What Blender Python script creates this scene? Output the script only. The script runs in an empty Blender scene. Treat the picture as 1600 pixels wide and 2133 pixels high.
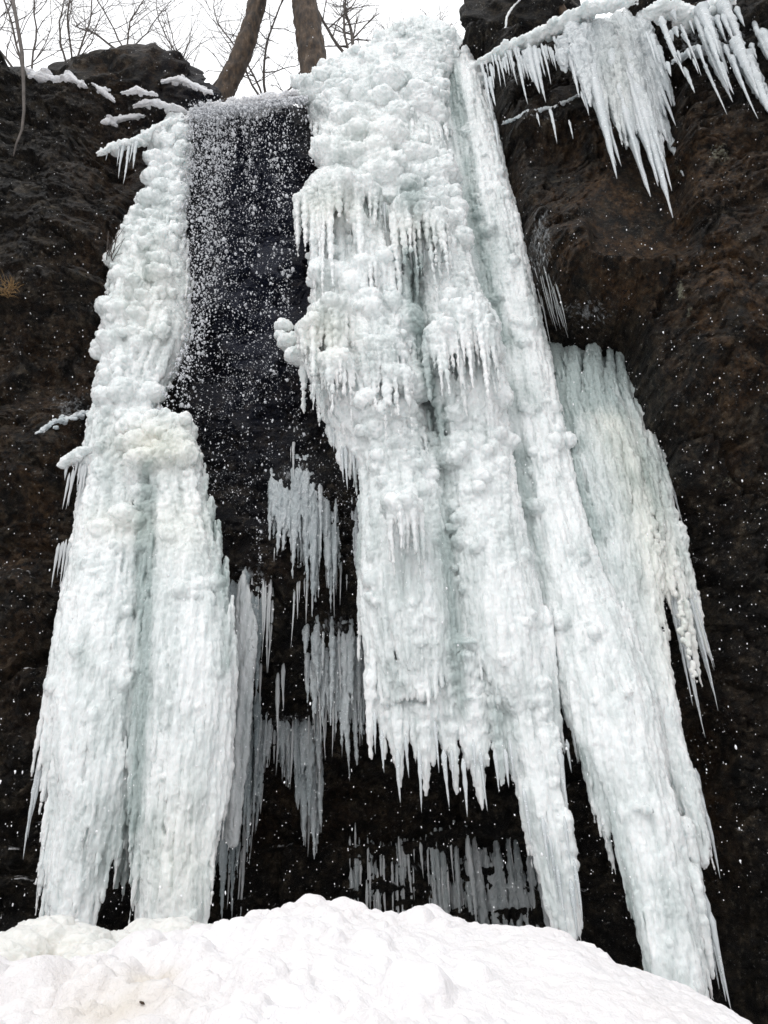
import bpy, bmesh, math, random
import numpy as np
from mathutils import Vector, Matrix
from mathutils.bvhtree import BVHTree

random.seed(7)
rng = np.random.default_rng(7)
SC = bpy.context.scene
COL = SC.collection
R = math.radians

# ------------------------------------------------------------------ camera
W_PX, H_PX, F_PX = 1600.0, 2133.0, 1540.0
PITCH, ROLL = R(27.4), R(2.9)
CAM = np.array([0.0, 0.0, 1.6])
_f = np.array([0, math.cos(PITCH), math.sin(PITCH)])
_u0 = np.array([0, -math.sin(PITCH), math.cos(PITCH)])
_r0 = np.array([1.0, 0, 0])
C_R = _r0 * math.cos(ROLL) - _u0 * math.sin(ROLL)
C_U = _u0 * math.cos(ROLL) + _r0 * math.sin(ROLL)
C_F = _f
cam_d = bpy.data.cameras.new('camera')
cam = bpy.data.objects.new('camera', cam_d)
COL.objects.link(cam)
cam.matrix_world = Matrix(((C_R[0], C_U[0], -C_F[0], CAM[0]), (C_R[1], C_U[1], -C_F[1], CAM[1]),
                           (C_R[2], C_U[2], -C_F[2], CAM[2]), (0, 0, 0, 1)))
cam_d.sensor_fit = 'VERTICAL'
cam_d.sensor_height = 36.0
cam_d.sensor_width = 27.0
cam_d.lens = 36.0 * F_PX / H_PX
cam_d.clip_start = 0.05
cam_d.clip_end = 500
SC.camera = cam

# ------------------------------------------------------------------ light
SUN_EL, SUN_AZ = R(52), R(200)
world = bpy.data.worlds.new('World')
SC.world = world
world.use_nodes = True
wn = world.node_tree
wn.nodes.clear()
sky = wn.nodes.new('ShaderNodeTexSky')
sky.sky_type = 'NISHITA'
sky.sun_disc = False
sky.sun_elevation = SUN_EL
sky.sun_rotation = SUN_AZ
sky.air_density = 1.0
sky.dust_density = 4.0
hs = wn.nodes.new('ShaderNodeHueSaturation')
hs.inputs['Saturation'].default_value = 0.12
bg = wn.nodes.new('ShaderNodeBackground')
bg.inputs['Strength'].default_value = 0.15
wo = wn.nodes.new('ShaderNodeOutputWorld')
wn.links.new(sky.outputs['Color'], hs.inputs['Color'])
# high overcast: a nearly even white cloud layer over the clear sky
cl = wn.nodes.new('ShaderNodeMix'); cl.data_type = 'RGBA'
cl.inputs[0].default_value = .86
tc = wn.nodes.new('ShaderNodeTexCoord'); sx = wn.nodes.new('ShaderNodeSeparateXYZ'); rp = wn.nodes.new('ShaderNodeValToRGB')
wn.links.new(tc.outputs['Generated'], sx.inputs[0]); wn.links.new(sx.outputs[2], rp.inputs[0])
rp.color_ramp.elements[0].position = 0.0; rp.color_ramp.elements[0].color = (.30, .305, .315, 1)
rp.color_ramp.elements[1].position = 0.75; rp.color_ramp.elements[1].color = (1, 1.01, 1.03, 1)
mv = wn.nodes.new('ShaderNodeVectorMath'); mv.operation = 'SCALE'; mv.inputs[3].default_value = 8.6
wn.links.new(rp.outputs[0], mv.inputs[0]); wn.links.new(mv.outputs[0], cl.inputs[7])
wn.links.new(hs.outputs['Color'], cl.inputs[6])
wn.links.new(cl.outputs[2], bg.inputs['Color'])
wn.links.new(bg.outputs['Background'], wo.inputs['Surface'])

sun_d = bpy.data.lights.new('sun', 'SUN')
sun_d.energy = 0.5
sun_d.angle = R(25)
sun_d.color = (1.0, 0.97, 0.94)
sun = bpy.data.objects.new('sun', sun_d)
COL.objects.link(sun)
_sd = Vector((math.sin(SUN_AZ) * math.cos(SUN_EL), math.cos(SUN_AZ) * math.cos(SUN_EL), math.sin(SUN_EL)))
sun.rotation_euler = _sd.to_track_quat('Z', 'Y').to_euler()
sun.location = (0, -10, 20)

SC.view_settings.view_transform = 'Standard'
SC.view_settings.look = 'None'
SC.view_settings.exposure = 0.38
SC.view_settings.gamma = 1.0
try:
    SC.cycles.max_bounces = 7
    SC.cycles.diffuse_bounces = 4
    SC.cycles.glossy_bounces = 3
    SC.cycles.transmission_bounces = 6
    SC.cycles.transparent_max_bounces = 6
    SC.cycles.sample_clamp_indirect = 4
    SC.cycles.use_denoising = True
except Exception:
    pass


# ------------------------------------------------------------------ helpers
def P(px, py, Y):
    """pixel of the 1600x2133 photo -> point on the vertical plane at distance Y"""
    px = np.asarray(px, float); py = np.asarray(py, float); Y = np.asarray(Y, float)
    px, py, Y = np.broadcast_arrays(px, py, Y)
    a = (px - W_PX / 2) / F_PX
    b = (H_PX / 2 - py) / F_PX
    d = C_F + a[..., None] * C_R + b[..., None] * C_U
    return CAM + d * (Y / d[..., 1])[..., None]


def proj(p):
    q = np.asarray(p, float) - CAM
    w = q @ C_F
    w = np.where(np.abs(w) < 1e-4, 1e-4, w)
    return W_PX / 2 + F_PX * (q @ C_R) / w, H_PX / 2 - F_PX * (q @ C_U) / w


def mpp(py, Y):
    """metres per photo pixel near height py at distance Y"""
    q = P(800, py, Y) - CAM
    return float(q @ C_F) / F_PX


def drop_z(p, py):
    """height Z at which the point straight below p shows at pixel row py"""
    b = (H_PX / 2 - py) / F_PX
    q = np.asarray(p) - CAM
    # (q.U + dz U_z) = b (q.F + dz F_z)
    dz = (b * (q @ C_F) - q @ C_U) / (C_U[2] - b * C_F[2])
    return p[2] + dz


def _hash(i, j, k, seed):
    h = (i * 374761393 + j * 668265263 + k * 2147483647 + seed * 974711) & 0xFFFFFFFF
    h = ((h ^ (h >> 13)) * 1274126177) & 0xFFFFFFFF
    h = ((h ^ (h >> 16)) * 2246822519) & 0xFFFFFFFF
    return h ^ (h >> 15)


_G = np.array([[1, 1, 0], [-1, 1, 0], [1, -1, 0], [-1, -1, 0], [1, 0, 1], [-1, 0, 1], [1, 0, -1], [-1, 0, -1],
               [0, 1, 1], [0, -1, 1], [0, 1, -1], [0, -1, -1], [1, 1, 0], [0, -1, 1], [-1, 1, 0], [0, -1, -1]], float)


def perlin(p, seed=0):
    p = np.asarray(p, float)
    f = np.floor(p)
    i = f.astype(np.int64)
    t = p - f
    s = t * t * t * (t * (t * 6 - 15) + 10)
    out = 0
    for dx in (0, 1):
        wx = s[:, 0] if dx else 1 - s[:, 0]
        for dy in (0, 1):
            wy = s[:, 1] if dy else 1 - s[:, 1]
            for dz in (0, 1):
                wz = s[:, 2] if dz else 1 - s[:, 2]
                g = _G[_hash(i[:, 0] + dx, i[:, 1] + dy, i[:, 2] + dz, seed) & 15]
                out = out + wx * wy * wz * (g[:, 0] * (t[:, 0] - dx) + g[:, 1] * (t[:, 1] - dy) + g[:, 2] * (t[:, 2] - dz))
    return out


def fbm(p, octv=4, seed=0, gain=0.5):
    p = np.asarray(p, float)
    a, o, n = 1.0, 0, 0
    for k in range(octv):
        o = o + a * perlin(p * (2.03 ** k) + 17.3 * k, seed + k)
        n += a; a *= gain
    return o / n * 1.5


def billow(p, octv=2, seed=0):
    o, a, n = 0, 1.0, 0
    for k in range(octv):
        o = o + a * np.minimum(1, np.abs(perlin(p * (2.1 ** k) + 5.1 * k, seed + k)) * 2.2)
        n += a; a *= .5
    return o / n


def sstep(x, a, b):
    t = np.clip((np.asarray(x, float) - a) / (b - a), 0, 1)
    return t * t * (3 - 2 * t)


def tag(o, label=None, cat=None, group=None, kind=None):
    if label: o['label'] = label
    if cat: o['category'] = cat
    if group: o['group'] = group
    if kind: o['kind'] = kind
    return o


def empty(name, loc=(0, 0, 0)):
    o = bpy.data.objects.new(name, None)
    o.empty_display_size = 0.2
    COL.objects.link(o)
    o.location = [float(x) for x in loc]
    return o


class MB:
    """collects vertices and faces, then links them as one mesh object"""

    def __init__(s):
        s.v = []; s.f4 = []; s.f3 = []; s.n = 0

    def add(s, v, f4=None, f3=None):
        v = np.asarray(v, float)
        s.v.append(v)
        if f4 is not None and len(f4): s.f4.append(np.asarray(f4, np.int64) + s.n)
        if f3 is not None and len(f3): s.f3.append(np.asarray(f3, np.int64) + s.n)
        s.n += len(v)

    def sphere(s, c, r, sub=2):
        V, F = ICO[sub]
        s.add(V * np.asarray(r, float) + np.asarray(c, float), f3=F)

    def tube(s, pts, rad, n=8, noise=0.0, flat=None):
        pts = np.asarray(pts, float); rad = np.asarray(rad, float)
        m = len(pts)
        tg = np.gradient(pts, axis=0)
        tg /= np.linalg.norm(tg, axis=1)[:, None] + 1e-9
        ref = np.array([1.0, 0, 0]) if abs(tg[:, 0]).mean() < .8 else np.array([0, 0, 1.0])
        a1 = np.cross(tg, ref); a1 /= np.linalg.norm(a1, axis=1)[:, None] + 1e-9
        a2 = np.cross(tg, a1)
        an = np.arange(n) * 2 * math.pi / n + random.random() * 3
        rr = rad[:, None] * np.ones(n)
        if noise: rr = rr * (1 + noise * (rng.random((m, n)) * 2 - 1))
        ca = np.cos(an) * rr; sa = np.sin(an) * rr
        if flat: sa = sa * flat
        V = pts[:, None, :] + ca[..., None] * a1[:, None, :] + sa[..., None] * a2[:, None, :]
        V = V.reshape(-1, 3)
        i = np.arange(m - 1)[:, None] * n; j = np.arange(n)[None, :]; j2 = (j + 1) % n
        F = np.stack([i + j, i + j2, i + n + j2, i + n + j], -1).reshape(-1, 4)
        V = np.vstack([V, pts[:1], pts[-1:]])
        c0, c1 = m * n, m * n + 1
        j = np.arange(n); j2 = (j + 1) % n
        T = np.vstack([np.stack([np.full(n, c0), j2, j], -1), np.stack([np.full(n, c1), (m - 1) * n + j, (m - 1) * n + j2], -1)])
        s.add(V, F, T)

    def mesh(s, name):
        V = np.vstack(s.v)
        f4 = np.vstack(s.f4) if s.f4 else np.zeros((0, 4), int)
        f3 = np.vstack(s.f3) if s.f3 else np.zeros((0, 3), int)
        return mesh_np(name, V, f4, f3)

    def build(s, name, mat, parent=None, smooth=True):
        me = s.mesh(name)
        return link(name, me, mat, parent, smooth)


def mesh_np(name, V, f4, f3):
    me = bpy.data.meshes.new(name)
    me.vertices.add(len(V))
    me.vertices.foreach_set('co', np.ascontiguousarray(V, np.float32).ravel())
    nl = len(f4) * 4 + len(f3) * 3
    me.loops.add(nl)
    me.loops.foreach_set('vertex_index', np.concatenate([f4.ravel(), f3.ravel()]).astype(np.int32))
    me.polygons.add(len(f4) + len(f3))
    me.polygons.foreach_set('loop_start', np.concatenate([np.arange(len(f4)) * 4, len(f4) * 4 + np.arange(len(f3)) * 3]).astype(np.int32))
    me.update(calc_edges=True)
    me.validate()
    return me


def link(name, me, mat, parent=None, smooth=True):
    o = bpy.data.objects.new(name, me)
    COL.objects.link(o)
    if mat:
        me.materials.clear(); me.materials.append(mat)
    if smooth:
        me.polygons.foreach_set('use_smooth', np.ones(len(me.polygons), bool))
    if parent is not None:
        o.parent = parent
        bpy.context.view_layer.update()
        o.matrix_parent_inverse = parent.matrix_world.inverted()
    return o


def coords(me):
    a = np.empty(len(me.vertices) * 3, np.float32); me.vertices.foreach_get('co', a)
    return a.reshape(-1, 3).astype(float)


def normals(me):
    a = np.empty(len(me.vertices) * 3, np.float32); me.vertex_normals.foreach_get('vector', a)
    return a.reshape(-1, 3).astype(float)


def set_co(me, V):
    me.vertices.foreach_set('co', np.ascontiguousarray(V, np.float32).ravel()); me.update()


def attr(me, name, val):
    a = me.attributes.new(name, 'FLOAT', 'POINT')
    a.data.foreach_set('value', np.ascontiguousarray(val, np.float32))


def _ico(sub):
    bm = bmesh.new(); bmesh.ops.create_icosphere(bm, subdivisions=sub, radius=1)
    V = np.array([v.co[:] for v in bm.verts]); F = np.array([[v.index for v in f.verts] for f in bm.faces]); bm.free()
    return V, F


ICO = {k: _ico(k) for k in (1, 2, 3, 5)}


def remesh(mb, voxel, name):
    me = mb.mesh(name)
    o = bpy.data.objects.new(name, me); COL.objects.link(o)
    m = o.modifiers.new('r', 'REMESH'); m.mode = 'VOXEL'; m.voxel_size = voxel * .72; m.adaptivity = 0
    dg = bpy.context.evaluated_depsgraph_get()
    new = bpy.data.meshes.new_from_object(o.evaluated_get(dg))
    bpy.data.objects.remove(o); bpy.data.meshes.remove(me)
    new.name = name
    return new


# ------------------------------------------------------------------ materials
class NT:
    def __init__(s, name):
        s.m = bpy.data.materials.new(name); s.m.use_nodes = True
        s.t = s.m.node_tree; s.t.nodes.clear()
        s.out = s.n('ShaderNodeOutputMaterial')
        s.p = s.n('ShaderNodeBsdfPrincipled')
        s.l(s.p.outputs[0], s.out.inputs['Surface'])

    def n(s, t, **kw):
        x = s.t.nodes.new(t)
        for k, v in kw.items(): setattr(x, k, v)
        return x

    def l(s, a, b): s.t.links.new(a, b)

    def co(s, scale):
        tc = s.n('ShaderNodeTexCoord'); mp = s.n('ShaderNodeMapping'); mp.inputs['Scale'].default_value = scale
        s.l(tc.outputs['Object'], mp.inputs[0]); return mp.outputs[0]

    def noise(s, scale=(1, 1, 1), sc=5, det=4, rough=.55):
        x = s.n('ShaderNodeTexNoise'); x.inputs['Scale'].default_value = sc
        x.inputs['Detail'].default_value = det; x.inputs['Roughness'].default_value = rough
        s.l(s.co(scale), x.inputs['Vector']); return x.outputs['Fac']

    def ramp(s, fac, *stops):
        x = s.n('ShaderNodeValToRGB'); e = x.color_ramp.elements
        while len(e) < len(stops): e.new(.5)
        for k, (p, c) in enumerate(stops):
            e[k].position = p; e[k].color = (*c, 1) if len(c) == 3 else c
        s.l(fac, x.inputs[0]); return x.outputs[0]

    def attr(s, name):
        x = s.n('ShaderNodeAttribute'); x.attribute_name = name; return x.outputs['Fac']

    def math(s, op, a, b=None):
        x = s.n('ShaderNodeMath', operation=op)
        for k, v in enumerate((a, b)):
            if v is None: continue
            if isinstance(v, (int, float)): x.inputs[k].default_value = v
            else: s.l(v, x.inputs[k])
        return x.outputs[0]

    def mix(s, fac, a, b, mode='MIX'):
        x = s.n('ShaderNodeMix', data_type='RGBA', blend_type=mode)
        for k, v in ((0, fac), (6, a), (7, b)):
            if isinstance(v, (int, float)): x.inputs[k].default_value = v
            elif isinstance(v, tuple): x.inputs[k].default_value = (*v, 1)
            else: s.l(v, x.inputs[k])
        return x.outputs[2]

    def bump(s, h, strength=.5, dist=.02, prev=None):
        x = s.n('ShaderNodeBump'); x.inputs['Strength'].default_value = strength; x.inputs['Distance'].default_value = dist
        s.l(h, x.inputs['Height'])
        if prev is not None: s.l(prev, x.inputs['Normal'])
        return x.outputs[0]


def mat_ice(name, white=(.875, .91, .908), clear=(.40, .465, .455), bias=.0, rough=.26, sss=.75, trans=0.0, streak=.18):
    """opaque milky ice with streaks of clearer grey-green ice; 'clear' and 'tint' attributes steer it"""
    m = NT(name); p = m.p
    n1 = m.noise((1, 1, streak), 9, 5, .6)
    n2 = m.noise((1, 1, .6), 3.2, 3, .5)
    k = m.math('ADD', m.math('MULTIPLY', n1, .6), m.math('MULTIPLY', n2, .5))
    k = m.math('ADD', k, m.math('ADD', m.math('MULTIPLY', m.attr('clear'), .55), bias))
    f = m.ramp(k, (.52, (0, 0, 0)), (1.0, (1, 1, 1)))
    c = m.mix(f, white, clear)
    c = m.mix(m.math('MULTIPLY', m.attr('tint'), .8), c, (.86, .82, .70), 'MULTIPLY')
    m.l(c, p.inputs['Base Color'])
    p.inputs['Subsurface Weight'].default_value = sss
    p.inputs['Subsurface Radius'].default_value = (.75, .84, .86)
    p.inputs['Subsurface Scale'].default_value = .075
    p.inputs['Coat Weight'].default_value = .25; p.inputs['Coat Roughness'].default_value = .12; p.inputs['Coat IOR'].default_value = 1.33
    p.inputs['IOR'].default_value = 1.31
    if trans:
        p.inputs['Transmission Weight'].default_value = trans
    r = m.math('ADD', m.math('MULTIPLY', m.noise((1, 1, 1), 30, 2), .35), rough - .17)
    m.l(r, p.inputs['Roughness'])
    b = m.bump(m.noise((1, 1, .3), 26, 6, .7), .7, .03)
    b = m.bump(m.noise((1, 1, .7), 80, 3, .65), .4, .010, b)
    m.l(b, p.inputs['Normal'])
    return m.m


def mat_snow(name, c=(.80, .78, .788), grain=.8):
    m = NT(name); p = m.p
    n = m.noise((1, 1, 1), 1.1, 5, .6)
    col = m.ramp(n, (.35, (c[0] * .95, c[1] * .94, c[2] * .93)), (.65, c))
    col = m.mix(m.attr('tint'), col, (.80, .75, .64), 'MULTIPLY')
    m.l(col, p.inputs['Base Color'])
    p.inputs['Roughness'].default_value = .75
    p.inputs['Subsurface Weight'].default_value = .25
    p.inputs['Subsurface Radius'].default_value = (.8, .9, 1)
    p.inputs['Subsurface Scale'].default_value = .02
    b = m.bump(m.noise((1, 1, 1), 14, 5, .65), grain, .03)
    b = m.bump(m.noise((1, 1, 1), 120, 2, .6), grain * .6, .006, b)
    m.l(b, p.inputs['Normal'])
    return m.m


def mat_rock(name, snow=True):
    m = NT(name); p = m.p
    n = m.noise((1, 1, 1.2), 4.2, 12, .74)
    c = m.ramp(n, (.42, (.0025, .0025, .0027)), (.50, (.009, .008, .0065)), (.58, (.036, .029, .020)), (.68, (.11, .09, .065)))
    br = m.math('MULTIPLY', m.attr('brown'), m.ramp(m.noise((1, 1, .6), 2.2, 9, .72), (.40, (0, 0, 0)), (.60, (1, 1, 1))))
    c = m.mix(m.math('MULTIPLY', br, .85), c, m.ramp(m.noise((1, 1, .8), 9, 6, .7), (.36, (.016, .009, .005)), (.54, (.10, .052, .021)), (.70, (.20, .13, .07))))
    gr = m.noise((1, 1, 1), 13, 7, .78)                              # gritty grain
    c = m.mix(m.ramp(gr, (.40, (1, 1, 1)), (.50, (0, 0, 0))), c, (.003, .003, .003))
    c = m.mix(m.math('MULTIPLY', m.ramp(gr, (.57, (0, 0, 0)), (.66, (1, 1, 1))), .55), c, (.17, .15, .12))
    fr = m.ramp(m.noise((1, 1, 1), 30, 4, .65), (.64, (0, 0, 0)), (.68, (1, 1, 1)))
    fr = m.math('MULTIPLY', fr, m.ramp(m.noise((1, 1, 1), 2.7, 4, .6), (.36, (0, 0, 0)), (.6, (1, 1, 1))))
    c = m.mix(m.math('MULTIPLY', fr, .6), c, (.42, .42, .41))
    lk = m.math('ADD', m.noise((1, 1, 1), 17, 7, .7), m.math('MULTIPLY', m.math('SUBTRACT', m.attr('lichen'), 1.0), .6))
    c = m.mix(m.math('MULTIPLY', m.ramp(lk, (.42, (0, 0, 0)), (.56, (1, 1, 1))), .8), c, (.27, .27, .20))
    c = m.mix(m.math('MULTIPLY', m.attr('wet'), .72), c, (.009, .014, .036))
    fk = m.math('ADD', m.noise((1, 1, .45), 16, 7, .7), m.math('MULTIPLY', m.math('SUBTRACT', m.attr('frost'), 1.0), .5))
    c = m.mix(m.math('MULTIPLY', m.ramp(fk, (.45, (0, 0, 0)), (.60, (1, 1, 1))), .7), c, (.55, .58, .60))
    if snow:
        ge = m.n('ShaderNodeNewGeometry'); sx = m.n('ShaderNodeSeparateXYZ'); m.l(ge.outputs['Normal'], sx.inputs[0])
        z = m.math('ADD', sx.outputs[2], m.math('MULTIPLY', m.math('SUBTRACT', m.noise((1, 1, 1), 9, 4), .5), .6))
        z = m.math('ADD', z, m.math('MULTIPLY', m.attr('wet'), -1.0))
        sf = m.ramp(z, (.80, (0, 0, 0)), (.92, (1, 1, 1)))
        c = m.mix(sf, c, (.86, .86, .88))
    m.l(c, p.inputs['Base Color'])
    r = m.math('SUBTRACT', m.math('ADD', .18, m.math('MULTIPLY', m.noise((1, 1, 1), 5, 5, .7), .7)), m.math('MULTIPLY', m.attr('wet'), .18))
    m.l(r, p.inputs['Roughness'])
    p.inputs['Specular IOR Level'].default_value = .22
    b = m.bump(m.noise((1, 1, 1.3), 6, 10, .72), .9, .09)
    vo = m.n('ShaderNodeTexVoronoi', feature='DISTANCE_TO_EDGE'); vo.inputs['Scale'].default_value = 5
    wv = m.n('ShaderNodeTexNoise'); wv.inputs['Scale'].default_value = 4; wv.inputs['Detail'].default_value = 5
    m.l(m.co((1, 1, 1.5)), wv.inputs['Vector']); m.l(wv.outputs['Color'], vo.inputs['Vector'])
    b = m.bump(vo.outputs[0], .6, .05, b)
    b = m.bump(m.noise((1, 1, 1), 38, 6, .75), 1.0, .03, b)
    m.l(b, p.inputs['Normal'])
    return m.m


def mat_simple(name, stops, sc, stretch, rough=.8, bump=.6, dist=.02):
    m = NT(name); p = m.p
    n = m.noise(stretch, sc, 6, .65)
    m.l(m.ramp(n, *stops), p.inputs['Base Color'])
    p.inputs['Roughness'].default_value = rough
    m.l(m.bump(n, bump, dist), p.inputs['Normal'])
    return m.m


M_ICE = mat_ice('milky_ice')
M_ICE_GREY = mat_ice('grey_clear_ice', white=(.72, .76, .78), clear=(.22, .28, .30), bias=.10, rough=.25)
M_ICICLE = mat_ice('icicle_ice', white=(.80, .85, .87), clear=(.40, .46, .48), bias=.0, rough=.22, sss=.3, trans=.25, streak=.1)
M_ICICLE_DARK = mat_ice('glassy_icicle_ice', white=(.84, .87, .88), clear=(.34, .39, .40), bias=.0, rough=.2, sss=.3, trans=.25, streak=.1)
M_HAIR = mat_ice('thin_grey_ice', white=(.40, .42, .42), clear=(.15, .17, .17), bias=.05, rough=.2, sss=.2, trans=.3, streak=.1)
M_CREAM = mat_ice('cream_ice', white=(.86, .855, .83), clear=(.62, .64, .61), bias=-.08, rough=.4)
M_SNOW = mat_snow('snow')
M_FROST = mat_snow('ledge_snow', (.80, .81, .83), .9)
M_ROCK = mat_rock('wet_rock')
M_BOULDER = mat_rock('mossy_rock')
M_BARK = mat_simple('bark', ((.34, (.009, .006, .004)), (.5, (.045, .028, .016)), (.62, (.09, .058, .034)), (.75, (.19, .16, .13))), 9, (1, 1, .3), .85, .9, .03)
M_TWIG = mat_simple('twig_bark', ((.3, (.05, .042, .037)), (.7, (.13, .112, .10))), 12, (1, 1, .4), .85, .4, .01)
M_GRASS = mat_simple('dry_grass', ((.3, (.16, .09, .03)), (.7, (.35, .22, .09))), 20, (1, 1, .4), .8, .2, .005)
_m = NT('water_drops'); _m.p.inputs['Base Color'].default_value = (.72, .74, .77, 1); _m.p.inputs['Roughness'].default_value = .15
_m.p.inputs['IOR'].default_value = 1.33; _m.p.inputs['Transmission Weight'].default_value = .25
M_DROP = _m.m
_m = NT('snowflake'); _m.p.inputs['Base Color'].default_value = (.85, .86, .88, 1); _m.p.inputs['Roughness'].default_value = .8
M_FLAKE = _m.m


# ------------------------------------------------------------------ cliff (large structure)
def interp(tab, x):
    a = np.array(tab, float); return np.interp(x, a[:, 0], a[:, 1])


def y_top(X):
    """distance of the rim of the cliff: an amphitheatre whose flanks come forward"""
    return 8.75 - .16 * np.maximum(0, -X - 2.6) ** 1.2 - .42 * np.maximum(0, X - 1.2) ** 1.05


RIM = [(-900, -60), (-300, 70), (0, 112), (45, 150), (110, 150), (200, 185), (300, 200), (420, 208), (510, 212), (630, 205), (720, 150), (860, 95),
       (950, 58), (1010, 56), (1100, 60), (1200, 32), (1300, 2), (1400, -14), (1600, -20), (1900, -60), (2600, -100)]
_rx = np.array(RIM, float)
_Xr, _Zr = [], []
for _px, _py in RIM:
    Yg = 8.7
    for _ in range(25):
        q = P(_px, _py, Yg); Yg = .5 * Yg + .5 * max(4.0, float(y_top(q[0])))
    q = P(_px, _py, Yg); _Xr.append(q[0]); _Zr.append(q[2])
_o = np.argsort(_Xr); _Xr = np.array(_Xr)[_o]; _Zr = np.array(_Zr)[_o]


def z_rim(X): return np.interp(X, _Xr, _Zr)


def cliff_y(X, Z):
    """smooth distance of the rock face at X, Z"""
    y = y_top(X)
    ctr = np.exp(-((X - .6) / 3.6) ** 4)
    # hollow worn behind the lower falls
    y = y + (1.7 * ctr + .25) * (1 - sstep(Z, 2.3, 5.6))
    # hollow under the right ledge, and the hole the grey sheet comes out of
    y = y + .55 * np.exp(-((X - 3.2) / 1.3) ** 2) * (1 - sstep(Z, 6.6, 7.6))
    y = y + .35 * np.exp(-((Z - (z_rim(X) - 1.3)) / .7) ** 2) * sstep(X, 1.4, 2.2)
    return y


def blocks(p, seed):
    """random step per Voronoi cell: fractured blocks"""
    i = np.floor(p).astype(np.int64); best = np.full(len(p), 9.0); val = np.zeros(len(p))
    for dx in (-1, 0, 1):
        for dy in (-1, 0, 1):
            for dz in (-1, 0, 1):
                c = i + [dx, dy, dz]
                h = _hash(c[:, 0], c[:, 1], c[:, 2], seed)
                o = np.stack([(h & 1023) / 1023., ((h >> 10) & 1023) / 1023., ((h >> 20) & 1023) / 1023.], -1)
                d = ((c + o - p) ** 2).sum(1)
                m = d < best; best[m] = d[m]; val[m] = ((h[m] * 2654435761) >> 7 & 1023) / 1023.
    return val - .5


def rock_attrs(me, V):
    px, py = proj(V)
    def g(cx, cy, rx, ry): return np.exp(-((px - cx) / rx) ** 2 - ((py - cy) / ry) ** 2)
    brown = g(1260, 400, 190, 200) + g(1540, 700, 130, 280) + .7 * g(1300, 560, 160, 90) + .55 * g(1500, 330, 130, 120) + .55 * g(230, 420, 90, 260) \
        + .5 * g(120, 850, 180, 300) + .45 * g(40, 1250, 130, 350) + .5 * g(1450, 1650, 140, 280) + .35 * g(600, 1200, 120, 60) + .45 * g(260, 130, 140, 60) \
        + .35 * g(650, 1700, 200, 130)
    wet = g(520, 500, 150, 420) * 1.2
    frost = g(620, 985, 80, 40) + g(525, 1195, 70, 40) + g(690, 1300, 70, 50) + g(600, 1500, 90, 30) + g(1230, 650, 110, 50) + g(1125, 500, 50, 140) + g(140, 850, 80, 60) + .8 * g(270, 240, 140, 60) + g(1080, 150, 100, 40) + g(1470, 90, 170, 70) + .8 * g(1120, 240, 110, 22) + .9 * g(900, 1800, 200, 40) + .5 * g(600, 330, 40, 120) + .5 * g(90, 170, 120, 30)
    attr(me, 'lichen', np.clip(g(1500, 320, 45, 40) + g(1412, 355, 16, 34) + g(1330, 345, 22, 16) + g(1418, 610, 12, 24) + g(1436, 650, 14, 26) + .7 * g(1400, 560, 70, 50) + .6 * g(1560, 700, 60, 60) + .5 * g(1480, 1000, 60, 30) + .6 * g(1540, 1010, 60, 40) + .4 * g(130, 880, 60, 60) + .4 * g(260, 140, 80, 30), 0, 1))
    attr(me, 'frost', np.clip(frost, 0, 1))
    attr(me, 'brown', np.clip(brown, 0, 1)); attr(me, 'wet', np.clip(wet, 0, 1))


BEHIND = [([(40, 1150, 1360), (200, 1180, 1400), (480, 1260, 1430)], [(40, 7.75), (480, 7.6)]),
          ([(110, 925, 1000), (700, 1030, 1140), (1300, 1146, 1300), (2110, 1385, 1472)], [(90, 9.05), (300, 8.75), (700, 8.5), (1200, 8.2), (1700, 8.0), (2110, 7.9)]),
          ([(660, 1150, 1310), (1000, 1190, 1386), (1250, 1240, 1398), (1800, 1440, 1476)], [(640, 9.4), (720, 9.1), (800, 8.8), (1000, 8.5), (1850, 8.2)]),
          ([(80, 740, 985), (200, 625, 935), (500, 640, 980), (900, 690, 1050), (1500, 780, 1150)], [(40, 9.3), (200, 8.85), (400, 8.5), (1500, 8.5)]),
          ([(250, 345, 398), (500, 260, 390), (900, 190, 405), (1900, 105, 440)], [(250, 8.85), (500, 8.65), (900, 8.4), (1900, 8.2)]),
          ([(215, 395, 640), (700, 395, 640), (1200, 480, 745)], [(200, 8.45), (700, 8.4), (1200, 8.6)])]


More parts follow.
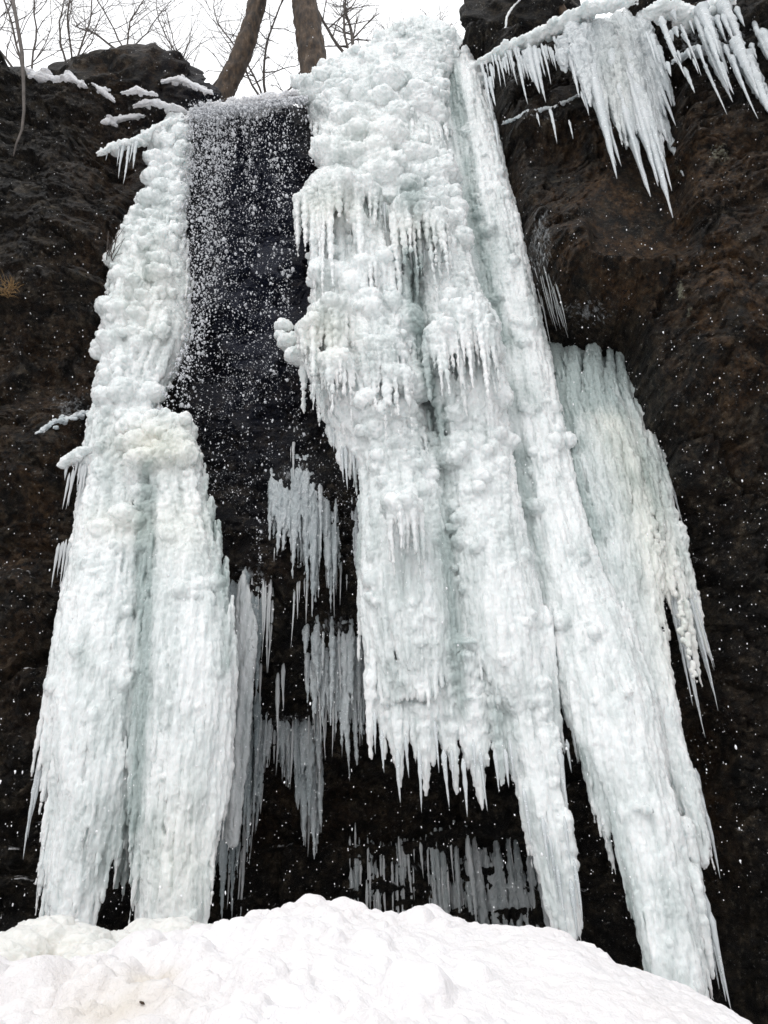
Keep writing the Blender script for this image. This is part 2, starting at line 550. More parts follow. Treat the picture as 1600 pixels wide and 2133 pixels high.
def build_cliff():
    xs = np.linspace(-8.5, 8.5, 620)
    ts = np.concatenate([np.linspace(0, 1, 560), 1 + np.linspace(.004, 1, 50) ** 1.6])
    X, T = np.meshgrid(xs, ts)
    X = X.ravel(); T = T.ravel()
    zr = z_rim(X)
    wall = np.minimum(T, 1); back = np.maximum(T - 1, 0)
    Z = -.6 + wall * (zr + .6) + back * 1.2
    Y = cliff_y(X, Z) + back * 14
    p = np.stack([X, Y, Z], -1)
    fade = 1 - sstep(back, 0, .08)
    big = fbm(p * .55, 3, 11)
    ledge = fbm(p * np.array([.8, .8, 2.4]), 4, 31)
    crag = 1 - 2 * np.abs(perlin(p * np.array([1.5, 1.5, 1.1]), 41)) - .6
    crag2 = 1 - 2 * np.abs(perlin(p * np.array([3.7, 3.7, 3.1]), 43)) - .6
    fine = fbm(p * 7, 4, 51, .62) + .5 * fbm(p * 19, 2, 57)
    wp = p + .12 * np.stack([fbm(p * 2.1, 3, 81), fbm(p * 2.1, 3, 82), fbm(p * 2.1, 3, 83)], -1)
    dy = .30 * big + .16 * ledge + .30 * blocks(wp * np.array([1.0, 1.0, 1.5]), 3) + .13 * blocks(wp * np.array([2.3, 2.3, 3.2]), 5) + .05 * blocks(wp * np.array([6, 6, 8]), 7) + .05 * fine
    d = dy * (.35 + .65 * fade)
    V = p.copy()
    V[:, 1] += d
    V[:, 0] += .10 * fbm(p * 1.3, 3, 61) * fade
    V[:, 2] += (.16 * fbm(p * 1.2, 3, 71) + .05 * fine) * np.where(back > 0, .35, 1 - .55 * sstep(wall, .93, 1))
    # large knobs and hollows of this face
    px, py = proj(V)
    for cx, cy, rx, ry, a in ((1480, 690, 110, 190, -.55), (1450, 1120, 120, 190, .45), (1520, 1650, 120, 200, -.3), (1180, 300, 120, 70, .35), (1300, 480, 170, 70, -.3), (120, 520, 110, 120, -.3), (90, 760, 120, 90, .25), (110, 930, 90, 80, -.35), (60, 1250, 90, 150, -.25), (230, 330, 70, 90, .3)):
        V[:, 1] += a * np.exp(-((px - cx) / rx) ** 2 - ((py - cy) / ry) ** 2) * fade
    V[:, 1] -= .55 * sstep(px, 1090, 1170) * (1 - sstep(px, 1330, 1400)) * sstep(py, 470, 560) * (1 - sstep(py, 585, 622)) * fade
    # the rock stays behind the ice that grew on it
    px, py = proj(V)
    for tab, Yt in BEHIND:
        t = np.array(tab, float)
        w = sstep(px, np.interp(py, t[:, 0], t[:, 1]) - 45, np.interp(py, t[:, 0], t[:, 1]) + 5) * (1 - sstep(px, np.interp(py, t[:, 0], t[:, 2]) - 5, np.interp(py, t[:, 0], t[:, 2]) + 45))
        w = w * sstep(py, t[0, 0] - 40, t[0, 0] + 10) * (1 - sstep(py, t[-1, 0] - 10, t[-1, 0] + 60)) * fade
        V[:, 1] += w * np.maximum(0, np.interp(py, *np.array(Yt, float).T) + .12 - V[:, 1])
    nx, nt = len(xs), len(ts)
    i = np.arange(nt - 1)[:, None] * nx; j = np.arange(nx - 1)[None, :]
    F = np.stack([i + j, i + j + 1, i + nx + j + 1, i + nx + j], -1).reshape(-1, 4)
    me = mesh_np('rock_cliff', V, F, np.zeros((0, 3), int))
    rock_attrs(me, V)
    global ROCK
    ROCK = BVHTree.FromPolygons([Vector(v) for v in V], F.tolist())
    o = link('rock_cliff', me, M_ROCK, smooth=False)
    tag(o, kind='structure', label='dark wet rock cliff behind the frozen waterfall')


build_cliff()


def rock_Y(px, py):
    d = P(px, py, 9.0) - CAM
    h = ROCK.ray_cast(Vector(CAM), Vector(d))
    return h[0][1] if h[0] is not None else 9.0


def root_up(a, lim=.6):
    """raise the root of an icicle to the rock above it"""
    h = ROCK.ray_cast(Vector(a), Vector((0, 0, 1)), lim)
    return np.array(a) + [0, 0, h[3] + .03] if h[0] is not None else np.array(a)


# ------------------------------------------------------------------ snow in the foreground
CREST = [(-700, 2010), (-200, 1990), (0, 2040), (60, 2030), (110, 2015), (160, 2040), (230, 1992), (330, 1972), (420, 1960), (500, 1926), (540, 1905), (558, 1915), (585, 1893), (620, 1888), (690, 1887),
         (740, 1903), (800, 1910), (900, 1922), (1000, 1932), (1080, 1936), (1150, 1936), (1180, 1950), (1200, 1966), (1235, 1973), (1265, 2008), (1345, 2030),
         (1410, 2050), (1470, 2085), (1500, 2110), (1540, 2150), (1700, 2240), (2000, 2330)]
Y_CREST = 3.7
_c = P(np.array([c[0] for c in CREST]), np.array([c[1] for c in CREST]), Y_CREST)


def snow_h(X, Y):
    # the crest line, followed along rays so that the mound keeps its plan shape
    Xc = X * (1 + .0 * Y)
    h = np.interp(Xc, _c[:, 0], _c[:, 2])
    ks = np.exp(-((Y - Y_CREST) / .9) ** 2)
    wide = np.interp(Xc, [-3, -1.5, 0, 1, 2, 3], [1.25, 1.42, 1.45, 1.30, .95, .6])
    h = h * ks + wide * (1 - ks)
    front = np.maximum(0, Y_CREST - .15 - Y); backd = np.maximum(0, Y - Y_CREST - .1)
    z = h - .11 * front - .055 * front ** 2 - .55 * sstep(backd, 0, 1.6) - .25 * sstep(backd, 1, 4)
    lump = sstep(-Xc, -.1, .9)
    p = np.stack([X, Y, np.zeros_like(X)], -1)
    z = z + (.006 + .10 * lump) * (billow(p * 3.2 + 3, 3, 5) - .35) * (.25 + .35 * lump + (.75 - .35 * lump) * (1 - np.exp(-((Y - Y_CREST) / .35) ** 2))) * (1 - .65 * sstep(Xc, 0, .7))
    z = z + .02 * lump * (billow(p * 11, 2, 9) - .3) + .05 * fbm(p * .9, 3, 3) * (1 - ks) + .014 * fbm(p * 3.1, 3, 15, .5) + .012 * fbm(p * 9, 3, 8) + .006 * fbm(p * 30, 2, 13)
    return z


CLODS = []
for _ in range(900):
    x = random.uniform(-3.2, .5); y = random.uniform(1.2, 4.3)
    if random.random() < sstep(x, -.6, .5): continue
    CLODS.append((x, y, min(.15, .038 * math.exp(random.gauss(0, .5)))))


def add_clods(Z, xs, ys):
    Z = Z.reshape(len(ys), len(xs))
    base = Z.copy()
    for x, y, r in CLODS:
        i0, i1 = np.searchsorted(ys, [y - r, y + r]); j0, j1 = np.searchsorted(xs, [x - r, x + r])
        if i1 <= i0 or j1 <= j0: continue
        jit = .45 * fbm(np.stack([(xs[None, j0:j1] + 0 * ys[i0:i1, None]).ravel(), (0 * xs[None, j0:j1] + ys[i0:i1, None]).ravel(), np.full((i1 - i0) * (j1 - j0), x * 7)], -1) / r * .8, 2, 23).reshape(i1 - i0, j1 - j0)
        dd = 1 + jit - ((xs[None, j0:j1] - x) ** 2 + (ys[i0:i1, None] - y) ** 2) / r ** 2
        c = base[i0:i1, j0:j1].mean() + r * .85 * np.sqrt(np.maximum(dd, 0)) - r * .25
        Z[i0:i1, j0:j1] = np.where(dd > 0, np.maximum(Z[i0:i1, j0:j1], c), Z[i0:i1, j0:j1])
    return Z.ravel()


def build_snow():
    ys = np.concatenate([np.linspace(-40, .2, 30), np.linspace(.25, 5.2, 420), np.linspace(5.25, 11, 60)])
    xs = np.concatenate([np.linspace(-40, -4.2, 24), np.linspace(-4.1, 4.1, 640), np.linspace(4.2, 40, 24)])
    X, Y = np.meshgrid(xs, ys); X = X.ravel(); Y = Y.ravel()
    Yn = np.clip(Y, .8, 11)
    Z = add_clods(snow_h(X, Yn), xs, ys)
    q_ = np.stack([X, Y, Z], -1); Z = Z + .014 * fbm(q_ * 14, 3, 19)
    near = sstep(Y, -1.5, 1.4)
    Z = Z * near + .0 * (1 - near)
    V = np.stack([X, Y, Z], -1)
    nx = len(xs)
    i = np.arange(len(ys) - 1)[:, None] * nx; j = np.arange(nx - 1)[None, :]
    F = np.stack([i + j, i + j + 1, i + nx + j + 1, i + nx + j], -1).reshape(-1, 4)
    me = mesh_np('snow_ground', V, F, np.zeros((0, 3), int))
    px, py = proj(V)
    n = fbm(V * 5, 3, 77)
    t = np.exp(-((px - 240) / 130) ** 2 - ((py - 2090) / 70) ** 2) * .5 + .35 * np.exp(-((px - 330) / 60) ** 2 - ((py - 2040) / 30) ** 2)
    attr(me, 'tint', np.clip(t * (1 + n), 0, 1) * (Y > 0))
    o = link('snow_ground', me, M_SNOW)
    tag(o, kind='structure', label='bank of bright lumpy snow at the foot of the falls')


build_snow()


# ------------------------------------------------------------------ ice
def strip(mb, outline, Ytab, thick=.75, shrink=.95, n=26, step=9, tmin=.1, tmax=.55, taper=0):
    """smooth core of a column from rows (y, x_left, x_right) and distances (y, Y)"""
    o = np.array(outline, float)
    ys = np.arange(o[0, 0], o[-1, 0] + .1, step)
    xl = np.interp(ys, o[:, 0], o[:, 1]); xr = np.interp(ys, o[:, 0], o[:, 2])
    Y = interp(Ytab, ys)
    L = P(xl, ys, Y); Rr = P(xr, ys, Y)
    mid = (L + Rr) / 2; hv = (Rr - L) / 2 * shrink
    hw = np.linalg.norm(hv, axis=1)
    th = np.clip(hw * thick, tmin, tmax)
    if taper: th = th * np.clip((ys[-1] - ys) / taper, .06, 1) ** .6
    an = np.arange(n) * 2 * math.pi / n
    V = mid[:, None] + hv[:, None] * np.cos(an)[None, :, None] + np.array([0, -1., 0]) * (th[:, None] * np.sin(an))[..., None]
    m = len(ys)
    i = np.arange(m - 1)[:, None] * n; j = np.arange(n)[None, :]; j2 = (j + 1) % n
    F = np.stack([i + j, i + n + j, i + n + j2, i + j2], -1).reshape(-1, 4)
    V = np.vstack([V.reshape(-1, 3), mid[:1] + [0, 0, .03], mid[-1:] - [0, 0, .03]])
    j = np.arange(n); j2 = (j + 1) % n
    T = np.vstack([np.stack([np.full(n, m * n), j, j2], -1), np.stack([np.full(n, m * n + 1), (m - 1) * n + j2, (m - 1) * n + j], -1)])
    mb.add(V, F, T)

    def surf(u, y, out=1.0):
        """point on the front of the core; u from -1 at the left edge to 1 at the right"""
        x_l = np.interp(y, o[:, 0], o[:, 1]); x_r = np.interp(y, o[:, 0], o[:, 2]); Yc = interp(Ytab, y)
        a = P(x_l, y, Yc); b = P(x_r, y, Yc); h = np.linalg.norm(b - a) / 2
        t = float(np.clip(h * shrink * thick, tmin, tmax))
        return (a + b) / 2 + (b - a) / 2 * u + np.array([0, -1, 0]) * t * math.sqrt(max(0, 1 - u * u)) * out
    return surf


def blobs(mb, surf, n, y0, y1, r0, r1, umax=.9, Y=8.2, out=1.0, flat=.95, pw=2.3):
    for _ in range(n):
        y = random.uniform(y0, y1); u = random.uniform(-umax, umax)
        r = (r0 + (r1 - r0) * random.random() ** pw) * mpp(y, Y)
        c = surf(u, y, out)
        mb.sphere(c + np.array([0, random.uniform(-.3, .5) * r, 0]), (r * random.uniform(.85, 1.2), r * random.uniform(.8, 1.1), r * flat * random.uniform(.85, 1.25)), 2)
        for _ in range(random.choice((0, 1, 1, 2))):   # knobs on the lump
            d = np.array([random.gauss(0, .7), -abs(random.gauss(0, .6)), random.gauss(.15, .6)]); d /= np.linalg.norm(d)
            q = r * random.uniform(.4, .75)
            mb.sphere(c + d * r * .85, (q, q, q), 1)


def strands(mb, surf, n, y0, y1, l0, l1, r0, r1, umax=.95, Y=8.2, wob=.02, out=1.0, blunt=.0):
    """drips that ran down the face and froze, tapering to the bottom"""
    for _ in range(n):
        u = random.uniform(-umax, umax); a = random.uniform(y0, y1); b = min(y1 + 30, a + random.uniform(l0, l1))
        k = max(5, int((b - a) / 22))
        ys = np.linspace(a, b, k)
        r = random.uniform(r0, r1)
        pts = np.array([surf(max(-1, min(1, u + random.gauss(0, wob))), y, out) for y in ys])
        t = np.linspace(0, 1, k)
        rad = r * mpp((a + b) / 2, Y) * np.clip(np.minimum(1, .35 + t * 5), 0, 1) * np.maximum(.1, (1 - t) ** .6 + blunt) * np.array([random.uniform(.8, 1.25) for _ in t])
        mb.tube(pts, rad, 8)


def icicle_pts(x, y0, y1, Y):
    a = P(x, y0, Y); b = a.copy(); b[2] = min(drop_z(a, y1), a[2] - .02)
    return a, b


def spike(mb, a, b, r, n=7, rough=.14, bend=.02, rings=None, root=9):
    """a tapering icicle from root a straight down to tip b, with ripples"""
    L = np.linalg.norm(b - a)
    k = rings or int(np.clip(L / .06, 7, 26))
    t = np.linspace(0, 1, k)
    ph = random.random() * 6
    pts = a + (b - a) * t[:, None]
    pts[:, 0] += bend * L * np.sin(t * 2.2 + ph) * t; pts[:, 1] += bend * L * np.cos(t * 2 + ph) * t
    rad = r * (np.maximum(0, 1 - t) ** .8 * .94 + .04) * (1 + .13 * np.sin(t * L * 55 + ph) + .12 * rng.standard_normal(k) * .6)
    rad *= np.clip(.25 + t * root, 0, 1)
    mb.tube(pts, np.maximum(rad, .0016), n, rough)


def whiskers(mb, surf, n, y0, y1, l0=20, l1=70, w0=5, w1=10, edge=.5, Y=8.2):
    """small downward points all over the face, many along its two edges"""
    for _ in range(n):
        u = random.choice((-1, 1)) * random.uniform(.9, 1.02) if random.random() < edge else random.uniform(-.9, .9)
        y = random.uniform(y0, y1); c = surf(max(-1, min(1, u)), y); q = mpp(y, Y)
        L = random.uniform(l0, l1) * q * 1.15
        c = c + np.array([random.gauss(0, .01) + .02 * np.sign(u) * (abs(u) > .89), -.015, .3 * L])
        spike(mb, c, c + [0, -.01, -L], random.uniform(w0, w1) * q * .6, n=6, rings=6, bend=.03)


def finish_ice(mb, name, voxel, mat, parent, streak, bump=(.034, .016), clear=None, tint=None, seed=0):
    me = remesh(mb, voxel, name)
    V = coords(me); N = normals(me)
    px, py = proj(V)
    s = streak(px, py) if callable(streak) else np.full(len(V), float(streak))
    iso = 1.2 * bump[0] * (billow(V * 6.5, 2, seed) - .35) + bump[1] * (billow(V * 17, 2, seed + 3) - .35)
    st = np.array([1, 1, .16])
    ver = bump[0] * .9 * (billow(V * st * 9, 2, seed + 6) - .35) + bump[1] * .9 * (billow(V * st * 24, 2, seed + 9) - .35)
    d = iso * (1 - s) + ver * s + .008 * fbm(V * np.array([1, 1, .5]) * 38, 2, seed + 12)
    d = d + .006 * (1 - s * .5) * (billow(V * 40, 2, seed + 15) - .35) + .010 * s * (billow(V * np.array([1, 1, .2]) * 48, 1, seed + 17) - .35)
    V2 = V + N * d[:, None]
    set_co(me, V2)
    nz = fbm(V * np.array([1, 1, .3]) * 2.2, 3, seed + 20)
    attr(me, 'clear', np.clip((clear(px, py) if clear else 0 * px) + .5 * nz + .04, 0, 1))
    attr(me, 'tint', np.clip(tint(px, py) if tint else 0 * px, 0, 1))
    return link(name, me, mat, parent)


def gs(px, py, *blobs_):
    o = 0 * px
    for cx, cy, rx, ry, a in blobs_: o = o + a * np.exp(-((px - cx) / rx) ** 2 - ((py - cy) / ry) ** 2)
    return o


def line_mask(px, py, pts, w):
    pts = sorted(pts, key=lambda q: q[1])
    xs = np.interp(py, [q[1] for q in pts], [q[0] for q in pts])
    inside = sstep(py, pts[0][1] - 30, pts[0][1] + 20) * (1 - sstep(py, pts[-1][1] - 20, pts[-1][1] + 30))
    return np.exp(-((px - xs) / w) ** 2) * inside


def fringe(parent, specs, Y, mat, name='icicle', up=0):
    """icicles that are parts of a mass of ice; specs (x, y0, y1, width px)"""
    for x, y0, y1, w in specs:
        a, b = icicle_pts(x, y0, y1, Y(x, y0) if callable(Y) else Y)
        if up:
            Yk = rock_Y(x, y0); a, b = icicle_pts(x, y0, y1, Yk); a = a + [0, .04, .03]; b = b + [0, -.06, 0]
        mb = MB(); spike(mb, a, b, w / 2 * mpp((y0 + y1) / 2, 8))
        mb.build(name, mat, parent)


def rfr(n, x0, x1, y0, y1, l0, l1, w0, w1, slope=0.0):
    out = []
    for k in range(n):
        x = x0 + (x1 - x0) * (k + random.uniform(.1, .9)) / n
        y = random.uniform(y0, y1) + slope * (x - x0)
        L = l0 + (l1 - l0) * random.random() ** 1.5
        out.append((x, y, y + L, random.uniform(w0, w1)))
    return out


# ---- left column
def left_column():
    root = empty('ice_column', P(200, 1930, 7.7))
    tag(root, 'tall white frozen column left of the dark falling water, standing on two legs', 'ice column')
    Yt = [(250, 8.75), (500, 8.5), (900, 8.2), (1400, 7.9), (1950, 7.7)]
    Yt2 = [(870, 8.15), (1400, 7.8), (1960, 7.65)]
    mb = MB()
    A1 = [(250, 345, 395), (300, 326, 398), (360, 316, 398), (430, 300, 388), (490, 275, 388), (515, 243, 392), (600, 232, 400), (700, 218, 398), (760, 212, 372), (830, 203, 335), (880, 196, 330),
          (930, 186, 320), (1000, 176, 305), (1100, 165, 305), (1200, 148, 300), (1300, 132, 298), (1400, 115, 295), (1500, 110, 292), (1600, 114, 285), (1700, 120, 258), (1760, 118, 234), (1850, 116, 198), (1950, 114, 184)]
    A2 = [(872, 300, 360), (900, 255, 405), (950, 248, 424), (1000, 290, 428), (1100, 302, 448), (1200, 300, 470), (1300, 296, 482), (1400, 292, 484), (1500, 292, 480), (1600, 295, 470), (1650, 292, 464), (1700, 292, 448), (1800, 304, 434), (1960, 308, 432)]
    s1 = strip(mb, A1, Yt, tmax=.5, taper=350); s2 = strip(mb, A2, Yt2, tmax=.5, taper=250)
    back = strip(mb, [(900, 190, 400), (1000, 190, 410), (1200, 170, 450), (1500, 120, 465), (1600, 140, 455), (1660, 190, 430), (1690, 225, 330)], [(900, 8.25), (1690, 7.95)], thick=.2, tmax=.2)
    strands(mb, back, 60, 950, 1740, 120, 350, 6, 13, .6, out=1.2)
    for _ in range(46):
        y = random.uniform(980, 1660); q = mpp(y, 8); r = random.uniform(9, 22)
        if 1180 < y < 1260 or 1480 < y < 1560: continue
        mb.sphere(P(np.interp(y, [960, 1700], [304, 283]) + random.gauss(0, 12), y, 7.85 - .0001 * (y - 900)), np.array([r, r, r * 1.1]) * q, 2)
    for x, y1, w in ((200, 1830, 40), (225, 1800, 44), (250, 1770, 40), (268, 1850, 40), (280, 1880, 40), (290, 1820, 36), (212, 1860, 30), (240, 1740, 40), (262, 1760, 36)):
        a, b = icicle_pts(x, 1600, y1, 7.95); spike(mb, a, b, w / 2 * mpp(1700, 7.9), n=9, rough=.2)
    blobs(mb, s1, 150, 300, 900, 7, 28, .88, 8.4)
    blobs(mb, s1, 75, 900, 1450, 6, 22, .9, 8.1, out=.93)
    blobs(mb, s2, 40, 885, 1010, 12, 34, .85, 8.1)
    blobs(mb, s2, 75, 1000, 1500, 6, 22, .9, 8.0, out=.93)
    blobs(mb, s1, 16, 1450, 1700, 6, 16, .7, 7.9, out=.9); blobs(mb, s2, 12, 1450, 1700, 6, 16, .7, 7.9, out=.9)
    strands(mb, s1, 120, 600, 1500, 90, 360, 5, 12); strands(mb, s1, 110, 1200, 1930, 150, 460, 5, 13)
    strands(mb, s2, 90, 960, 1500, 90, 360, 5, 12); strands(mb, s2, 110, 1200, 1940, 150, 460, 5, 13)
    whiskers(mb, s1, 160, 400, 1200); whiskers(mb, s1, 260, 1100, 1900, 40, 150, 5, 10, .6); whiskers(mb, s2, 320, 960, 1900, 30, 130, 5, 10, .6)
    whiskers(mb, s1, 80, 1200, 1850, 100, 240, 8, 14, .9); whiskers(mb, s2, 80, 1300, 1850, 100, 240, 8, 14, .9)
    for x, y, r in ((330, 905, 36), (290, 925, 34), (372, 925, 36), (258, 1078, 34), (215, 1110, 34), (300, 540, 30), (340, 575, 28), (270, 660, 30), (330, 1330, 30), (390, 1440, 34)):
        q = mpp(y, 8.0); c = P(x, y, 7.85 if y > 800 else 8.15)
        mb.sphere(c, (r * q, r * q, r * q * .9), 2)
    st = lambda px, py: .2 + .75 * sstep(py, 900, 1500)
    cl = lambda px, py: .9 * line_mask(px, py, [(305, 960), (300, 1250), (290, 1500), (275, 1720)], 20) + .6 * line_mask(px, py, [(455, 1020), (470, 1400)], 26) + gs(px, py, (270, 1740, 60, 90, .6), (215, 1860, 30, 100, .4))
    ti = lambda px, py: gs(px, py, (330, 925, 90, 50, .8), (320, 600, 90, 120, .3), (240, 1090, 80, 40, .35), (370, 1800, 80, 160, .3), (380, 1090, 80, 80, .3))
    finish_ice(mb, 'column_body', .021, M_ICE, root, st, clear=cl, tint=ti, seed=100)
    fr = [(98, 1530, 1700, 16), (88, 1560, 1745, 14), (80, 1600, 1790, 12), (104, 1700, 1880, 16), (115, 1600, 1790, 18), (232, 1690, 1850, 16), (215, 1700, 1905, 14), (285, 1700, 1830, 18), (292, 1660, 1860, 14),
          (438, 1640, 1780, 14), (455, 1560, 1745, 14), (446, 1600, 1730, 16), (318, 300, 372, 10), (330, 270, 350, 14)]
    fringe(root, fr, lambda x, y: 7.75 if y > 800 else 8.6, M_ICICLE)


left_column()


# ---- central mass
def central_mass():
    root = empty('frozen_waterfall', P(930, 1700, 7.9))
    tag(root, 'huge knobbly white frozen cascade in the middle, its lower edge hanging free in points', 'frozen waterfall')
    Yt = [(40, 9.3), (200, 8.75), (400, 8.35), (700, 8.1), (1000, 8.0), (1500, 7.85), (2000, 7.7)]
    mb = MB()
    B0 = [(84, 815, 950), (94, 785, 965), (112, 752, 978), (140, 716, 985), (170, 630, 935), (240, 634, 932), (300, 660, 938), (350, 672, 942), (420, 668, 946), (470, 670, 950)]
    B1 = [(372, 670, 780), (395, 630, 800), (430, 624, 825), (470, 636, 840), (520, 650, 845), (600, 650, 858), (660, 650, 864), (700, 632, 870), (760, 628, 880), (820, 652, 886), (880, 672, 896), (930, 722, 902), (1000, 754, 912),
          (1100, 755, 932), (1200, 750, 946), (1300, 756, 950), (1380, 775, 945), (1440, 800, 930)]
    B2 = [(380, 810, 940), (430, 812, 952), (500, 852, 964), (560, 862, 980), (620, 876, 1004), (690, 884, 1036), (760, 895, 1030), (820, 920, 1035), (900, 918, 1046), (1000, 928, 1064), (1100, 938, 1086), (1200, 948, 1108),
          (1300, 958, 1128), (1380, 975, 1138), (1450, 1010, 1142), (1500, 1050, 1146), (1540, 1085, 1148)]
    B3 = [(1280, 1040, 1115), (1400, 1045, 1140), (1500, 1050, 1148), (1600, 1076, 1160), (1700, 1096, 1170), (1800, 1122, 1183), (1880, 1150, 1192), (1960, 1180, 1196)]
    Yb = [(a, b + .08) for a, b in Yt]
    back = strip(mb, [(380, 700, 960), (600, 700, 1000), (800, 720, 1020), (900, 740, 1040), (1100, 770, 1090), (1300, 770, 1130), (1400, 790, 1138), (1460, 830, 1135), (1500, 900, 1130)], Yb, thick=.2, tmax=.25)
    strands(mb, back, 90, 420, 1500, 120, 350, 6, 13, .6)
    s0 = strip(mb, B0, Yt, tmax=.5); s1 = strip(mb, B1, Yt, tmax=.6, taper=260); s2 = strip(mb, B2, Yt, tmax=.6, taper=260); s3 = strip(mb, B3, Yt, tmax=.3, taper=300)
    blobs(mb, s0, 85, 185, 430, 10, 42, .95, 8.8); blobs(mb, s0, 70, 105, 230, 6, 18, .92, 8.8)
    blobs(mb, s1, 105, 480, 1000, 9, 40, .93, 8.1); blobs(mb, s2, 105, 420, 1000, 9, 38, .93, 8.1)
    blobs(mb, s1, 80, 950, 1360, 6, 24, .9, 8.0, out=.93); blobs(mb, s2, 90, 950, 1400, 6, 24, .9, 8.0, out=.93)
    strands(mb, s1, 80, 460, 1000, 80, 260, 6, 14); strands(mb, s2, 100, 460, 1000, 80, 300, 6, 14)
    strands(mb, s1, 190, 900, 1440, 120, 400, 5, 12); strands(mb, s2, 190, 900, 1480, 120, 400, 5, 12)
    strands(mb, s3, 40, 1400, 1940, 120, 350, 5, 12)
    whiskers(mb, s1, 120, 450, 1000); whiskers(mb, s2, 120, 450, 1000); whiskers(mb, s1, 240, 950, 1430, 40, 150, 5, 10); whiskers(mb, s2, 240, 950, 1450, 40, 150, 5, 10); whiskers(mb, s3, 130, 1450, 1900, 40, 140, 5, 10, .7); whiskers(mb, s0, 60, 200, 460)
    blobs(mb, back, 40, 900, 1400, 8, 20, .5, 8.1, out=1.3)
    # mushroom caps with drapes hanging from their rims
    for x, y, r, n in ((700, 412, 62, 16), (655, 425, 42, 8), (752, 408, 44, 8), (862, 448, 52, 14), (905, 470, 36, 8), (975, 665, 48, 12), (1005, 690, 36, 8), (925, 705, 44, 9), (690, 660, 48, 10), (655, 690, 40, 6), (790, 270, 36, 0),
                      (730, 300, 44, 0), (735, 340, 48, 0), (760, 560, 34, 6), (800, 730, 40, 8), (830, 790, 38, 6), (700, 760, 40, 6), (590, 680, 20, 0), (600, 712, 24, 0), (618, 742, 26, 0), (586, 700, 14, 0), (840, 1060, 44, 8), (880, 330, 34, 0), (870, 210, 36, 0), (800, 180, 34, 0)):
        Yc = float(interp(Yt, y)) - (.62 if y > 380 else .42)
        q = mpp(y, Yc)
        if x < 625: Yc += .45
        c = P(x, y, Yc)
        mb.sphere(c, (r * q, r * q * .9, r * q * .7), 3)
        for _ in range(4):
            d = np.array([random.gauss(0, 1), random.gauss(-.4, .6), random.gauss(.3, .4)]); d /= np.linalg.norm(d)
            mb.sphere(c + d * r * q * np.array([.7, .7, .5]), np.full(3, r * q * random.uniform(.3, .5)), 2)
        for k in range(int(n * 1.7)):
            a = math.pi + math.pi * (k + random.random()) / (n * 1.7)
            e = c + np.array([math.cos(a) * random.uniform(.6, .97), math.sin(a) * random.uniform(.5, .9), -.1]) * r * q
            spike(mb, e, e + [0, .06, -r * q * random.choice((1.2, 1.6, 2.2, 3.2, 4.5)) * random.uniform(.8, 1.2)], r * q * random.uniform(.10, .22))
    for cx, cy, hw, L, n in ((740, 470, 75, 230, 46), (670, 690, 40, 130, 16), (975, 700, 60, 240, 40), (875, 480, 55, 110, 20), (930, 740, 40, 150, 14)):   # smooth flutes below the caps
        for _ in range(n):
            x = cx + random.uniform(-1, 1) * hw; y0 = cy + random.uniform(-20, 60); y1 = y0 + L * random.uniform(.5, 1.1)
            Yc = float(interp(Yt, y0)) - .5 * math.sqrt(1 - min(.95, abs(x - cx) / hw) ** 2) + .02
            a, b = icicle_pts(x, y0, y1, Yc); spike(mb, a, b + [0, .1, 0], random.uniform(7, 15) * mpp(y0, Yc), n=9)
    # free points of the lower edge
    pts = [(768, 1250, 1500, 40), (785, 1250, 1580, 56), (806, 1280, 1600, 60), (822, 1280, 1640, 60), (845, 1280, 1560, 60), (868, 1300, 1660, 74), (885, 1300, 1600, 64), (905, 1300, 1560, 60), (926, 1300, 1655, 60), (945, 1320, 1610, 60), (962, 1320, 1690, 74),
           (985, 1320, 1600, 60), (1012, 1330, 1640, 60), (1040, 1330, 1600, 64), (1062, 1350, 1625, 60), (1085, 1350, 1680, 66), (1112, 1400, 1760, 70), (1135, 1500, 1800, 56), (1145, 1560, 1850, 50), (1172, 1680, 1935, 44),
           (712, 880, 985, 44), (735, 900, 975, 40), (690, 850, 935, 40), (728, 860, 1000, 30)]
    for _ in range(90): x = random.uniform(765, 1140); pts.append((x, random.uniform(1250, 1420), random.uniform(1440, 1610) + max(0, x - 1000) * .4, random.uniform(14, 32)))
    for x, y0, y1, w in pts:
        Yc = float(interp(Yt, y0)) - .12
        a, b = icicle_pts(x, y0, y1, Yc)
        spike(mb, a, b, w / 2 * mpp(y0, Yc), n=9, rough=.2)
    st = lambda px, py: .12 + .8 * sstep(py, 850, 1350) + .5 * gs(px, py, (740, 570, 70, 110, 1), (980, 800, 60, 120, .8))
    cl = lambda px, py: .95 * line_mask(px, py, [(850, 520), (868, 650), (900, 820), (910, 900)], 20) + .6 * line_mask(px, py, [(915, 920), (940, 1250), (965, 1500)], 22) + .4 * line_mask(px, py, [(1035, 1480), (1045, 1620)], 30) \
        + .35 * line_mask(px, py, [(745, 1000), (750, 1400)], 18) + gs(px, py, (855, 400, 25, 40, .7), (800, 420, 80, 30, .2), (990, 1230, 40, 120, .25))  # clear also paints in the shade of the uncarved hole between the lobes
    ti = lambda px, py: gs(px, py, (690, 430, 80, 50, .4), (860, 480, 60, 40, .3), (680, 690, 60, 60, .55), (760, 290, 120, 60, .15))
    finish_ice(mb, 'cascade_body', .0205, M_ICE, root, st, clear=cl, tint=ti, seed=200)
